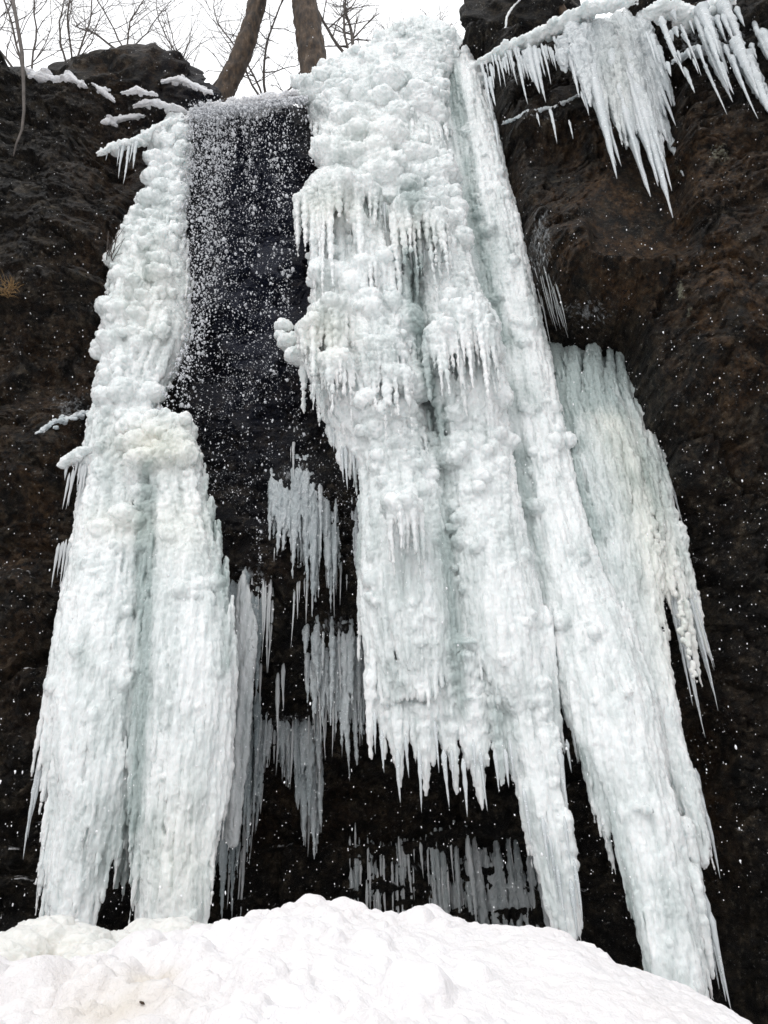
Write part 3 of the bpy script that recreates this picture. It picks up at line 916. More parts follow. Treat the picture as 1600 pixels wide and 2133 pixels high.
    fr = [(828, 1560, 1672, 14), (872, 1560, 1692, 12), (924, 1560, 1682, 13), (964, 1580, 1702, 14), (940, 1560, 1640, 10), (1000, 1560, 1690, 10), (1030, 1560, 1650, 12), (1052, 1560, 1640, 12), (1062, 1540, 1625, 10), (845, 1530, 1620, 10), (795, 1520, 1610, 12), (780, 1480, 1570, 10),
          (905, 1500, 1610, 10), (1130, 1700, 1830, 12), (1145, 1740, 1880, 10), (1160, 1800, 1945, 12), (1195, 1790, 1920, 12), (1188, 1830, 1960, 14), (1165, 1560, 1690, 14), (1175, 1700, 1800, 10), (720, 930, 1020, 10), (735, 930, 1000, 9), (712, 930, 1005, 8), (742, 920, 985, 8), (695, 880, 940, 8),
          (1090, 1640, 1760, 12), (985, 1540, 1630, 10), (660, 455, 505, 8), (850, 480, 560, 6), (862, 480, 565, 6), (800, 420, 490, 6), (880, 490, 550, 6), (690, 450, 500, 7), (720, 450, 495, 6)]
    fringe(root, fr, lambda x, y: float(interp(Yt, y)) - (.62 if y < 560 else .2), M_ICICLE)


central_mass()


# ---- long smooth column on the right of the middle
def right_column():
    root = empty('ice_column', P(1420, 2060, 7.3))
    tag(root, 'long smooth ice column running from the top lip down to the snow at lower right', 'ice column')
    Yt = [(90, 9.05), (300, 8.75), (700, 8.5), (1200, 8.1), (1700, 7.6), (2110, 7.3)]
    mb = MB()
    Cc = [(100, 930, 985), (150, 928, 1002), (220, 945, 1014), (300, 962, 1035), (450, 975, 1072), (600, 1008, 1108), (750, 1040, 1142), (900, 1062, 1168), (1050, 1090, 1202), (1200, 1118, 1250), (1300, 1146, 1300), (1400, 1168, 1335),
          (1480, 1195, 1362), (1560, 1216, 1368), (1650, 1256, 1384), (1700, 1275, 1404), (1750, 1295, 1410), (1850, 1318, 1424), (1950, 1342, 1440), (2050, 1368, 1456), (2110, 1390, 1462)]
    s = strip(mb, Cc, Yt, tmax=.42, thick=.7)
    Yg = [(90, 9.1), (300, 8.75), (700, 8.4), (1200, 8.1), (1450, 8.0)]
    gr = strip(mb, [(110, 880, 960), (300, 900, 985), (600, 960, 1040), (800, 1010, 1075), (1000, 1040, 1120), (1200, 1080, 1150), (1400, 1110, 1190), (1470, 1130, 1185)], Yg, thick=.3, tmax=.2)
    strands(mb, gr, 50, 130, 1420, 150, 400, 5, 12, .4)
    blobs(mb, s, 50, 110, 520, 7, 20, .9, 8.6, pw=2.5); blobs(mb, s, 45, 520, 1400, 8, 26, .8, 8.3, pw=3); blobs(mb, s, 12, 1400, 2000, 8, 20, .6, 7.6, pw=2.5)
    strands(mb, s, 90, 110, 1000, 150, 500, 5, 13); strands(mb, s, 140, 800, 1700, 200, 500, 5, 13); strands(mb, s, 140, 1400, 2100, 150, 450, 5, 13)
    whiskers(mb, s, 380, 130, 2050, 30, 130, 5, 10)
    # second ridge left of the hollow groove, joining the cascade
    for x, y, r in ((1140, 940, 30), (1128, 960, 26), (1150, 990, 28), (1130, 1100, 24)):
        q = mpp(y, 8.2)
        for _ in range(9):
            k = r * random.uniform(.3, .65)
            mb.sphere(P(x + random.gauss(0, r * .6), y + random.gauss(0, r * .7), 8.12 + random.uniform(-.08, .1)), np.array([k, k, k * 1.2]) * q, 2)
    for x, y0, y1, w in ((1178, 1420, 1600, 24), (1188, 1450, 1580, 24), (1165, 1400, 1520, 24), (1250, 1560, 1700, 24), (1438, 1800, 2050, 36), (1425, 1700, 1900, 30)):
        a, b = icicle_pts(x, y0, y1, float(interp(Yt, y0)) - .05); spike(mb, a, b, w / 2 * mpp(y0, 8), n=9, rough=.2)
    whiskers(mb, s, 110, 1300, 2050, 110, 260, 8, 14, .9)
    cl = lambda px, py: .9 * line_mask(px, py, [(935, 140), (965, 300), (985, 450), (1015, 600), (1050, 720)], 22) + .55 * line_mask(px, py, [(1060, 800), (1095, 1050), (1130, 1250)], 26) + .5 * line_mask(px, py, [(1215, 1560), (1290, 1760), (1350, 2050)], 26)
    finish_ice(mb, 'column_body', .0205, M_ICE, root, lambda px, py: .55 + .3 * sstep(py, 600, 1200), bump=(.034, .018), clear=cl, seed=300)
    fr = [(1180, 1540, 1610, 10), (1190, 1500, 1590, 10), (1160, 1460, 1560, 10), (1245, 1600, 1705, 12), (1322, 1830, 1995, 12), (1330, 1880, 2000, 10), (1312, 1780, 1900, 10), (1480, 1900, 2110, 14), (1462, 1850, 2085, 18), (1446, 1800, 2060, 16), (1425, 1720, 1830, 14), (1015, 190, 260, 10), (1020, 200, 300, 8), (1035, 260, 320, 8)]
    fringe(root, fr, lambda x, y: float(interp(Yt, y)), M_ICICLE)


right_column()


# ---- grey sheet that leaves the hollow on the right
def grey_sheet():
    root = empty('ice_sheet', P(1350, 1400, 8.4))
    tag(root, 'grey ice sheet from the dark hollow at right, cream beaded streak down it', 'ice sheet')
    Yt = [(640, 9.35), (700, 9.0), (790, 8.65), (1000, 8.3), (1400, 8.0), (1850, 7.7)]
    mb = MB()
    D1 = [(790, 1160, 1318), (840, 1155, 1334), (900, 1166, 1362), (1000, 1190, 1386), (1100, 1215, 1402), (1200, 1240, 1398), (1260, 1255, 1375), (1400, 1300, 1390), (1500, 1335, 1408), (1600, 1382, 1432), (1700, 1424, 1456), (1760, 1446, 1466), (1800, 1464, 1472)]
    strip(mb, [(800, 1150, 1200), (860, 1130, 1250), (1000, 1150, 1280), (1200, 1200, 1320), (1400, 1280, 1360), (1450, 1310, 1350)], [(640, 8.65), (1000, 8.4), (1450, 8.05)], thick=.15, tmin=.04, tmax=.12)
    s = strip(mb, D1, Yt, tmax=.22, thick=.35, tmin=.05)
    strands(mb, s, 70, 660, 1300, 150, 520, 6, 14, Y=8.4); strands(mb, s, 60, 1100, 1700, 150, 450, 6, 13, Y=8.1)
    for x, y0, y1, w in ((1370, 1000, 1330, 34), (1392, 1050, 1400, 34), (1405, 1080, 1380, 30), (1378, 1080, 1360, 26), (1412, 1100, 1300, 24), (1400, 1150, 1440, 26)):
        a, b = icicle_pts(x, y0, y1, float(interp(Yt, y0)) - .06); spike(mb, a, b, w / 2 * mpp(y0, 8.3), n=9, rough=.15)
    whiskers(mb, s, 200, 760, 1750, 40, 140, 5, 9)
    for k in range(15):                                              # ribs of uneven height where the sheet leaves the rock
        x = 1150 + 172 * (k + random.uniform(.1, .9)) / 15; y0 = 640 + random.choice((0, 15, 35, 60, 90)) * random.uniform(.6, 1.2) + .0022 * (x - 1235) ** 2 * .5
        w = random.uniform(7, 17)
        strip(mb, [(y0, x - 2, x + 2), (y0 + 30, x - w * .6, x + w * .6), (y0 + 90, x - w, x + w), (960, x + 18 - w, x + 18 + w)], Yt, thick=.8, tmin=.01, tmax=.1)
    for k in range(90):                                              # thin strands fanning down out of the hollow
        x = random.uniform(1135, 1322); y0 = 635 + 60 * random.random() + .12 * abs(x - 1240); y1 = y0 + random.uniform(150, 480)
        a, b = icicle_pts(x, y0, y1, float(interp(Yt, y0)) - .05 + random.uniform(-.1, .05)); b = b + [0, -.25, 0]; spike(mb, a, b + [random.gauss(.03, .03), -.1, 0], random.uniform(4, 11) * mpp(y0, 8.5), n=8, root=3)
    st = np.linspace(0, 1, 120)
    for t in st:                                                     # beaded cream streak
        y = 820 + 600 * t; x = np.interp(y, [820, 950, 1100, 1250, 1420], [1268, 1300, 1362, 1412, 1448]) + random.gauss(0, 8 * (1 - .6 * t))
        q = mpp(y, 8.2); r = random.uniform(4, 9) * (1 - .45 * t)
        Yc = float(interp(Yt, y)) - (.2 if y < 1150 else .1)
        mb.sphere(P(x, y, Yc), np.array([r, r, r * 1.3]) * q, 1)
    cl = lambda px, py: .9 * (1 - sstep(py, 690, 980)) + .3 * (1 - sstep(py, 1000, 1300)) + .6 * line_mask(px, py, [(1150, 700), (1190, 950), (1240, 1200)], 30)
    ti = lambda px, py: line_mask(px, py, [(1270, 860), (1330, 1000), (1400, 1250), (1450, 1450)], 55) * .55
    finish_ice(mb, 'sheet_body', .0185, M_ICE_GREY if False else M_ICE, root, .92, bump=(.04, .022), clear=cl, tint=ti, seed=400)
    fr = [(1312, 640, 760, 8), (1300, 650, 745, 10), (1325, 650, 775, 6), (1400, 1150, 1380, 16), (1412, 1150, 1452, 14), (1420, 1180, 1482, 12), (1425, 1160, 1395, 10), (1395, 1200, 1500, 14), (1405, 1250, 1535, 12), (1385, 1200, 1470, 14), (1432, 1180, 1390, 9), (1380, 960, 1080, 8), (1398, 1000, 1100, 7),
          (1470, 1690, 1830, 12), (1458, 1650, 1800, 12), (1448, 1600, 1760, 12)]
    fringe(root, fr, lambda x, y: float(interp(Yt, y)), M_ICICLE)
    fringe(root, rfr(20, 1104, 1168, 520, 640, 40, 130, 2.5, 5, .8), 8.35, M_HAIR, up=.5)
    fringe(root, [(1298, 632, 745, 6), (1312, 636, 770, 6), (1320, 640, 700, 4)], 8.9, M_HAIR)


grey_sheet()


# ---- ledge at upper right with its hanging ice
def right_ledge():
    root = empty('hanging_ice_curtain', P(1260, 60, 7.4))
    tag(root, 'broad curtain of fused white icicles hanging from the upper right ledge to three long points', 'ice curtain')
    mb = MB()
    for k in range(60):
        x = random.uniform(1165, 1335); y0 = np.interp(x, [1165, 1200, 1340], [75, 40, 20]) + random.uniform(-5, 50)
        env = np.interp(x, [1165, 1195, 1225, 1248, 1270, 1300, 1325, 1345], [140, 240, 330, 310, 370, 390, 280, 150])
        y1 = y0 + (env - y0) * random.uniform(.65, 1.0)
        a, b = icicle_pts(x, y0, y1, 7.35 + random.uniform(-.12, .12)); spike(mb, a, b, random.uniform(11, 20) * mpp(150, 7.3), n=9, rough=.12)
    finish_ice(mb, 'curtain_body', .017, M_ICICLE, root, 1.0, bump=(.03, .016), tint=lambda px, py: gs(px, py, (1290, 170, 50, 130, .4)), seed=500)
    fr = [(1222, 120, 372, 30), (1214, 120, 345, 20), (1232, 120, 340, 20), (1266, 100, 402, 36), (1275, 100, 385, 26), (1258, 110, 370, 20), (1299, 100, 452, 36), (1306, 110, 405, 22), (1290, 110, 390, 26), (1312, 90, 330, 20), (1318, 70, 300, 20), (1330, 60, 265, 20), (1338, 40, 225, 20), (1345, 50, 200, 18), (1196, 110, 240, 16), (1182, 100, 205, 14)]
    fringe(root, fr, 7.3, M_ICICLE)
    # lone icicles under the ledge
    lone = [(x, y, y + (z - y) * random.choice((.35, .5, .7, 1.0)), w) for x, y, z, w in rfr(44, 1002, 1170, 118, 150, 40, 95, 4, 11, -.30)] + [(1100, 100, 195, 24), (1112, 95, 210, 16), (1094, 105, 170, 18), (1145, 225, 300, 9), (1185, 250, 290, 6), (1020, 160, 220, 12), (1030, 250, 320, 8), (1010, 150, 245, 10), (1210, 190, 225, 7), (1118, 235, 265, 6)]
    proto = None
    for x, y0, y1, w in lone:
        Y = float(y_top(P(x, y0, 8.0)[0])) - .35
        a, b = icicle_pts(x, y0, y1, Y); mb = MB(); spike(mb, a - a, b - a, w / 2 * mpp(y0, Y)); o = mb.build('icicle', M_ICICLE); o.location = a
        tag(o, 'short pointed icicle in the row under the snowy ledge left of the big curtain', 'icicle', 'icicles under the ledge left of the curtain')
    far = [(x, y, y + (z - y) * random.choice((.4, .6, .8, 1.0)), w) for x, y, z, w in rfr(44, 1345, 1600, 10, 130, 50, 150, 6, 17)] + [(1545, 110, 250, 40), (1560, 130, 262, 30), (1530, 80, 200, 30), (1585, 60, 180, 24), (1480, 110, 215, 18), (1500, 130, 195, 14), (1425, 140, 195, 12), (1455, 10, 120, 30), (1500, 0, 110, 34), (1470, 30, 150, 22)]
    for x, y0, y1, w in far:
        Y = 6.75 - .0006 * (x - 1400) + random.uniform(-.15, .1)
        a, b = icicle_pts(x, y0, y1, Y); mb = MB(); spike(mb, a - a, b - a, w / 2 * mpp(y0, Y)); o = mb.build('icicle', M_ICICLE); o.location = a
        tag(o, 'hanging icicle on the icy rock in the upper right corner', 'icicle', 'icicles in the upper right corner')


right_ledge()


def crust(name, pts, Y, rpx, mat, label, cat, flat=.5, seed=0, voxel=.018, lumps=10, bump=(.03, .015), spread=.5, rocky=False, rag=.5):
    """lumpy crust of snow or ice lying along a ledge; pts in pixels, r in pixels"""
    mb = MB()
    pts = np.array(pts, float)
    d = np.concatenate([[0], np.cumsum(np.hypot(*np.diff(pts, axis=0).T))])
    k = max(6, int(d[-1] / 9)); t = np.linspace(0, d[-1], k)
    xs = np.interp(t, d, pts[:, 0]); ys = np.interp(t, d, pts[:, 1])
    Yv = np.array([Y(x, y) if callable(Y) else Y for x, y in zip(xs, ys)])
    if rocky:
        Yh = np.array([rock_Y(x, y) for x, y in zip(xs, ys)]); Yh = np.where(Yh > 8.99, Yv, Yh)
        Yv = np.convolve(np.pad(Yh, 4, 'edge'), np.ones(9) / 9, 'valid') - .02
    xs = xs + 3 * fbm(np.stack([t / 22, t * 0 + 3, t * 0 + seed], -1), 3, seed); ys = ys + 4 * fbm(np.stack([t / 22, t * 0 + 9, t * 0 + seed], -1), 3, seed)
    W = P(xs, ys, Yv)
    q = mpp(ys.mean(), Yv.mean())
    w = np.interp(np.linspace(0, 1, k), [0, .12, .5, .9, 1], [.12, .7, 1, .6, .1]) * rpx * q * np.clip(1 + rag * fbm(np.stack([t / 16, t * 0 + 1, t * 0 + seed], -1), 3, seed + 1), .22, 2.2)
    for c, r in zip(W, w):
        for _ in range(lumps // 4 + 1):
            rr = r * random.uniform(.45, 1.0)
            mb.sphere(c + np.array([random.gauss(0, spread) * r, random.uniform(-.2, 1.6) * r, random.gauss(0, .3) * r]), (rr * 1.15, rr * 1.3, rr * flat), 2)
    for off in range(3):
        f_ = 1 + .35 * fbm(np.stack([t / 40, t * 0 + off, t * 0 + seed], -1), 2, seed)
        mb.tube(W + np.array([0, .35 * off * rpx * q, random.gauss(0, .12) * rpx * q]), w * .8 * np.maximum(.3, f_), 10, .05)
    me = remesh(mb, voxel, name)
    V = coords(me); N = normals(me)
    dd = bump[0] * (billow(V * 8, 2, seed) - .35) + bump[1] * (billow(V * 22, 2, seed + 2) - .35)
    set_co(me, V + N * dd[:, None])
    c0 = W.mean(0)
    set_co(me, coords(me) - c0)
    o = link(name, me, mat); o.location = c0
    return tag(o, label, cat)


crust('ice_ledge', [(990, 130), (1040, 105), (1100, 80), (1160, 50), (1210, 22), (1260, 6), (1330, -4)], lambda x, y: float(y_top(P(x, y, 8.0)[0])) - .3, 12, M_ICE, 'snowy ice rim along the sloping ledge above the short icicles', 'ice rim', .45, 610, spread=.8)
crust('ice_ledge', [(1340, 20), (1400, 12), (1450, 30), (1500, 10), (1560, 35), (1640, 60)], 6.8, 18, M_ICE, 'lumpy frosted ice crust across the rock in the upper right corner', 'ice crust', .6, 620)
crust('ice_ledge', [(1400, 128), (1440, 105), (1500, 100), (1560, 95)], 6.95, 9, M_ICE_GREY, 'thin grey ice band below the crust in the upper right corner', 'ice band', .5, 630, voxel=.014)
crust('ice_ledge', [(1045, 258), (1095, 235), (1150, 225), (1215, 192)], 7.85, 4.5, M_ICE_GREY, 'thin grey ice line along the crack under the short icicles', 'ice band', .4, 640, voxel=.011, lumps=6, spread=1.0, rocky=True, rag=1.3)

# ledges of snow at upper left
for k, (pts, r, Y, lab) in enumerate((
        ([(50, 140), (75, 158), (110, 165), (140, 160), (180, 178)], 9, 8.25, 'rough snow strip on the rim at far left'),
        ([(190, 172), (215, 190), (240, 212)], 5, 8.2, 'short slanting snow strip below the rim, left of the boulder'),
        ([(252, 192), (290, 187), (328, 196)], 5, 8.3, 'thin snow strip on the dark rock beneath the boulder'),
        ([(275, 220), (310, 210), (350, 218), (398, 236)], 7, 8.3, 'curved snow ledge right below the boulder'),
        ([(183, 254), (220, 252), (255, 245), (300, 238)], 6.5, 8.1, 'pointed frosty snow ledge above the forked one'),
        ([(335, 170), (370, 162), (410, 178), (445, 195)], 6, 8.5, 'snow lip at the right foot of the boulder beside the water'))):
    crust('snow_ledge', pts, Y, r, M_FROST, lab, 'snow ledge', .3, 650 + k, voxel=.011, lumps=12, bump=(.016, .012), spread=1.1, rocky=True, rag=1.5)
crust('ice_spur', [(200, 318), (240, 302), (285, 292), (320, 268), (350, 252), (385, 250)], lambda x, y: 8.0 + .5 * (x - 200) / 185, 8, M_ICE, 'forked snowy spur of ice sticking out left of the tall column top', 'ice spur', .4, 670, voxel=.012, lumps=12, spread=.8, bump=(.02,.012), rag=1.2)
for x, y0, y1, w in ((258, 300, 370, 8), (270, 298, 385, 8), (285, 292, 350, 10), (250, 305, 345, 5), (278, 296, 340, 6), (225, 310, 335, 5)):
    a, b = icicle_pts(x, y0, y1, 8.15); mb = MB(); spike(mb, a - a, b - a, w / 2 * mpp(y0, 8.1)); o = mb.build('icicle', M_ICICLE); o.location = a
    tag(o, 'thin icicle hanging from the forked snowy spur at upper left', 'icicle', 'icicles under the forked spur')
crust('ice_spur', [(75, 905), (110, 880), (150, 868), (195, 850)], lambda x, y: 7.9, 7, M_ICE_GREY, 'upper grey icy shelf on the rock left of the tall column', 'ice shelf', .4, 680, voxel=.012, lumps=10, spread=1.3, rocky=True, rag=1.4)
crust('ice_spur', [(120, 968), (150, 950), (185, 935)], 7.8, 13, M_ICE, 'lower white icy shelf at the left edge of the tall column', 'ice shelf', .6, 690, voxel=.014)
for x, y0, y1, w in rfr(9, 140, 182, 955, 990, 40, 110, 6, 11) + rfr(7, 122, 150, 1120, 1140, 50, 100, 5, 9):
    a, b = icicle_pts(x, y0, y1, 7.85); mb = MB(); spike(mb, a - a, b - a, w / 2 * mpp(y0, 7.8)); o = mb.build('icicle', M_ICICLE_DARK); o.location = a
    tag(o, 'small icicle beside the left edge of the tall left column', 'icicle', 'icicles beside the left column')


# ---- glassy icicles in the dark hollow behind
def hollow_curtain(label, Y, big, small, mat=M_ICICLE_DARK, sheet=None, body=M_ICICLE, olive=0):
    root = empty('icicle_curtain', P(np.mean([b[0] for b in big + small]), min(b[1] for b in big + small), Y))
    tag(root, label, 'icicle curtain')
    mb = MB()
    for x, y0, y1, w in big:
        for k in range(7):
            L = y1 - y0
            a0 = y0 + L * random.uniform(-.12, .3); a1 = a0 + L * random.uniform(.4, .8)
            if k == 0: a0, a1 = y0, y1
            xk = x + (0 if k == 0 else random.gauss(0, .5) * w); wk = w * (.85 if k == 0 else random.uniform(.3, .75))
            Yr = [rock_Y(xk, a0 + (a1 - a0) * t) for t in (0, .12, .3, .5)]
            Yk = min(Yr) - random.uniform(.0, .07)
            a, b = icicle_pts(xk, a0, a1, Yk); a = root_up(a + [0, min(.25, max(0, Yr[0] - Yk)) + .04, .05], .3)
            spike(mb, a, b, wk / 2 * mpp((a0 + a1) / 2, Yk), n=8, rough=.25, root=random.uniform(2, 4))
    finish_ice(mb, 'curtain_body', .015, body, root, .7, bump=(.026, .014), clear=lambda px, py: .25 + .35 * olive + 0 * px, seed=700 + int(Y * 10))
    lst = small + [(x + random.gauss(0, .3) * w, y0 + (y1 - y0) * .6, y1 + (y1 - y0) * random.uniform(-.1, .08), w * .35) for x, y0, y1, w in big]
    for x, y0, y1, w in lst[:95]:
        Yr = [rock_Y(x, y0 + (y1 - y0) * t) for t in (0, .12, .3, .5)]
        Yk = min(Yr) - random.uniform(.0, .05)
        a, b = icicle_pts(x, y0, y1, Yk); a = root_up(a + [0, min(.25, max(0, Yr[0] - Yk)) + .02, .03], .35); mb = MB(); spike(mb, a, b, w / 2 * mpp((y0 + y1) / 2, Yk), n=7, rough=.18, root=3.2)
        mb.build('icicle', mat, root)
    if sheet:
        mb = MB()
        for out in sheet:
            s = strip(mb, out, [(0, Y + .08), (2200, Y + .08)], thick=.3, shrink=.95, tmin=.03, tmax=.1)
            strands(mb, s, 14, out[0][0], out[-1][0], 80, 300, 4, 9, Y=Y)
        finish_ice(mb, 'sheet_body', .02, mat, root, 1.0, bump=(.03, .015), seed=700 + int(Y * 10))


hollow_curtain('grey icicles on the dark wall right of the falling water, highest of the hollow', 8.85,
               [(582, 995, 1165, 22), (596, 1000, 1150, 18), (618, 985, 1210, 26), (635, 985, 1240, 30), (648, 1000, 1290, 26), (655, 1010, 1250, 18), (610, 1010, 1150, 20), (680, 1040, 1230, 20), (690, 1060, 1280, 18), (700, 1090, 1240, 16)],
               [(612, 900, 1000, 10), (606, 880, 960, 6), (625, 1150, 1255, 8), (640, 1200, 1300, 8), (575, 1050, 1170, 8), (710, 1180, 1260, 8), (722, 1195, 1230, 6)])
hollow_curtain('ragged grey icicles close to the left edge of the cascade in the hollow', 8.75,
               [(660, 1280, 1440, 24), (655, 1340, 1530, 22), (672, 1330, 1530, 18), (690, 1280, 1520, 20), (700, 1300, 1530, 22), (720, 1320, 1620, 30), (735, 1330, 1600, 24), (712, 1330, 1560, 22), (742, 1050, 1240, 12)],
               rfr(10, 648, 745, 1300, 1400, 120, 230, 6, 12) + [(610, 1170, 1350, 8), (618, 1180, 1290, 8), (590, 1380, 1480, 12), (578, 1400, 1530, 14)])
hollow_curtain('fluted grey ice curtain joined to the right side of the tall left column', 8.35,
               [(492, 1220, 1560, 34), (510, 1210, 1540, 30), (525, 1230, 1480, 26), (540, 1220, 1450, 22), (498, 1400, 1740, 36), (515, 1450, 1720, 26), (482, 1520, 1920, 34), (498, 1560, 1925, 22), (520, 1480, 1810, 18), (538, 1500, 1730, 14), (470, 1600, 1900, 22)],
               rfr(18, 484, 570, 1195, 1240, 120, 320, 6, 12), olive=1, sheet=[[(1190, 505, 509), (1225, 496, 520), (1290, 488, 532), (1350, 484, 535), (1500, 478, 522), (1650, 472, 508), (1760, 470, 495)]])
hollow_curtain('ragged icicle fringe in the middle of the dark hollow, ending in one long double point', 8.6,
               [(635, 1520, 1760, 34), (650, 1520, 1790, 26), (642, 1500, 1700, 36), (620, 1520, 1680, 24), (600, 1510, 1640, 22), (588, 1500, 1620, 18), (560, 1500, 1600, 20), (548, 1500, 1690, 16), (536, 1480, 1720, 14)],
               rfr(24, 535, 668, 1490, 1530, 40, 150, 6, 12))
hollow_curtain('low row of thin icicles and grey ice sheets in the hollow behind the snow crest', 9.7,
               [(1105, 1765, 2135, 34), (1085, 1790, 2130, 40), (1062, 1775, 2125, 34), (1040, 1795, 2135, 38), (1016, 1780, 2120, 32), (995, 1790, 2130, 32), (972, 1775, 2115, 28), (948, 1800, 2120, 26), (925, 1815, 2115, 26), (905, 1795, 2100, 20), (835, 1745, 1960, 14), (780, 1800, 1990, 14), (735, 1810, 1980, 16), (1122, 1760, 2080, 22)],
               rfr(34, 720, 1140, 1745, 1830, 50, 200, 5, 11) + rfr(18, 730, 960, 1800, 1850, 60, 130, 5, 10) + [(830, 1740, 1870, 9), (910, 1800, 1915, 12), (985, 1770, 1890, 12), (950, 1790, 1850, 9)], body=M_ICICLE_DARK)


# ---- mound of old ice below the left column
def ice_mound():
    mb = MB()
    for x, y, r, Y in ((40, 2010, 70, 6.2), (100, 1985, 66, 6.4), (170, 2000, 64, 6.4), (10, 2040, 70, 6.0), (240, 2010, 60, 6.6), (310, 1982, 60, 6.8), (370, 1985, 62, 6.8), (440, 1995, 60, 6.8), (500, 2000, 56, 6.9), (-60, 2050, 80, 6.0), (200, 2050, 80, 6.0), (330, 2050, 90, 6.1), (450, 2050, 80, 6.4), (95, 1945, 30, 6.5), (62, 1958, 34, 6.4), (140, 1955, 30, 6.5), (340, 1950, 30, 6.8)):
        q = mpp(y, Y); c = P(x, y, Y)
        mb.sphere(c, np.array([r * 1.15, r * 1.3, r]) * q, 3)
        mb.sphere(c - [0, 0, r * q * 1.3], np.array([r * 1.2, r * 1.3, r * 1.6]) * q, 2)
        for _ in range(5):
            d = np.array([random.gauss(0, .8), random.gauss(-.6, .4), random.gauss(.4, .4)]); d /= np.linalg.norm(d)
            mb.sphere(c + d * r * q * .9, np.full(3, r * q * random.uniform(.15, .3)), 2)
    o = finish_ice(mb, 'ice_mound', .025, M_CREAM, None, .3, bump=(.04, .015), tint=lambda px, py: .1 + gs(px, py, (90, 2000, 120, 60, .2)), seed=800)
    tag(o, 'rounded cream coloured ice mound at lower left under the column legs', 'ice mound')


ice_mound()


# ------------------------------------------------------------------ boulders on the rim
def boulder(cx, cy, Y, rx, ry, label, seed, rz=.45):
    q = mpp(cy, Y); c = P(cx, cy, Y)
    V, F = ICO[5]; V = V.copy()
    p = V * np.array([rx, rx * rz, ry]) * q
    d = .30 * fbm(V * 1.6 + seed, 4, seed) + .18 * (1 - 2 * np.abs(perlin(V * 2.4 + seed, seed + 5))) + .06 * fbm(V * 6 + seed, 4, seed + 9)
    p = p * (1 + d)[:, None]
    me = mesh_np('boulder', p, np.zeros((0, 4), int), F)
    rock_attrs(me, p + c)
    o = link('boulder', me, M_BOULDER, smooth=False); o.location = c
    tag(o, label, 'boulder')


boulder(262, 192, 9.1, 150, 84, 'dark humped boulder with thin snow on top, at upper left behind the rim', 3)
boulder(385, 205, 9.0, 62, 42, 'small dark boulder between the big humped one and the water lip', 8)
boulder(1085, 30, 8.9, 105, 78, 'brown boulder at the top edge, behind the snowy sloping ledge', 15)
boulder(30, 190, 8.6, 60, 55, 'dark rock knob on the rim at the far left', 22)
crust('snow_drift', [(200, 112), (235, 110), (275, 118), (315, 130), (350, 150), (378, 172), (420, 192)], 9.15, 5, M_FROST, 'thin snow drift along the back of the humped boulder', 'snow drift', .5, 710, voxel=.016)
crust('ice_spur', [(1092, -6), (1078, 4), (1062, 22), (1056, 36), (1054, 52), (1046, 66), (1044, 84)], 8.42, 2.4, M_ICE, 'crooked white ice vein running down the brown boulder at the top', 'ice vein', .8, 720, voxel=.011, lumps=3, bump=(.012, .008))
crust('water_lip', [(385, 250), (410, 236), (440, 226), (470, 224), (505, 216), (540, 212), (590, 203), (640, 190)], 8.5, 14, M_FROST, 'frothy white water lip where the falls pour over the edge', 'water lip', .6, 730, voxel=.014, bump=(.05, .03), rag=1.1, spread=.9)


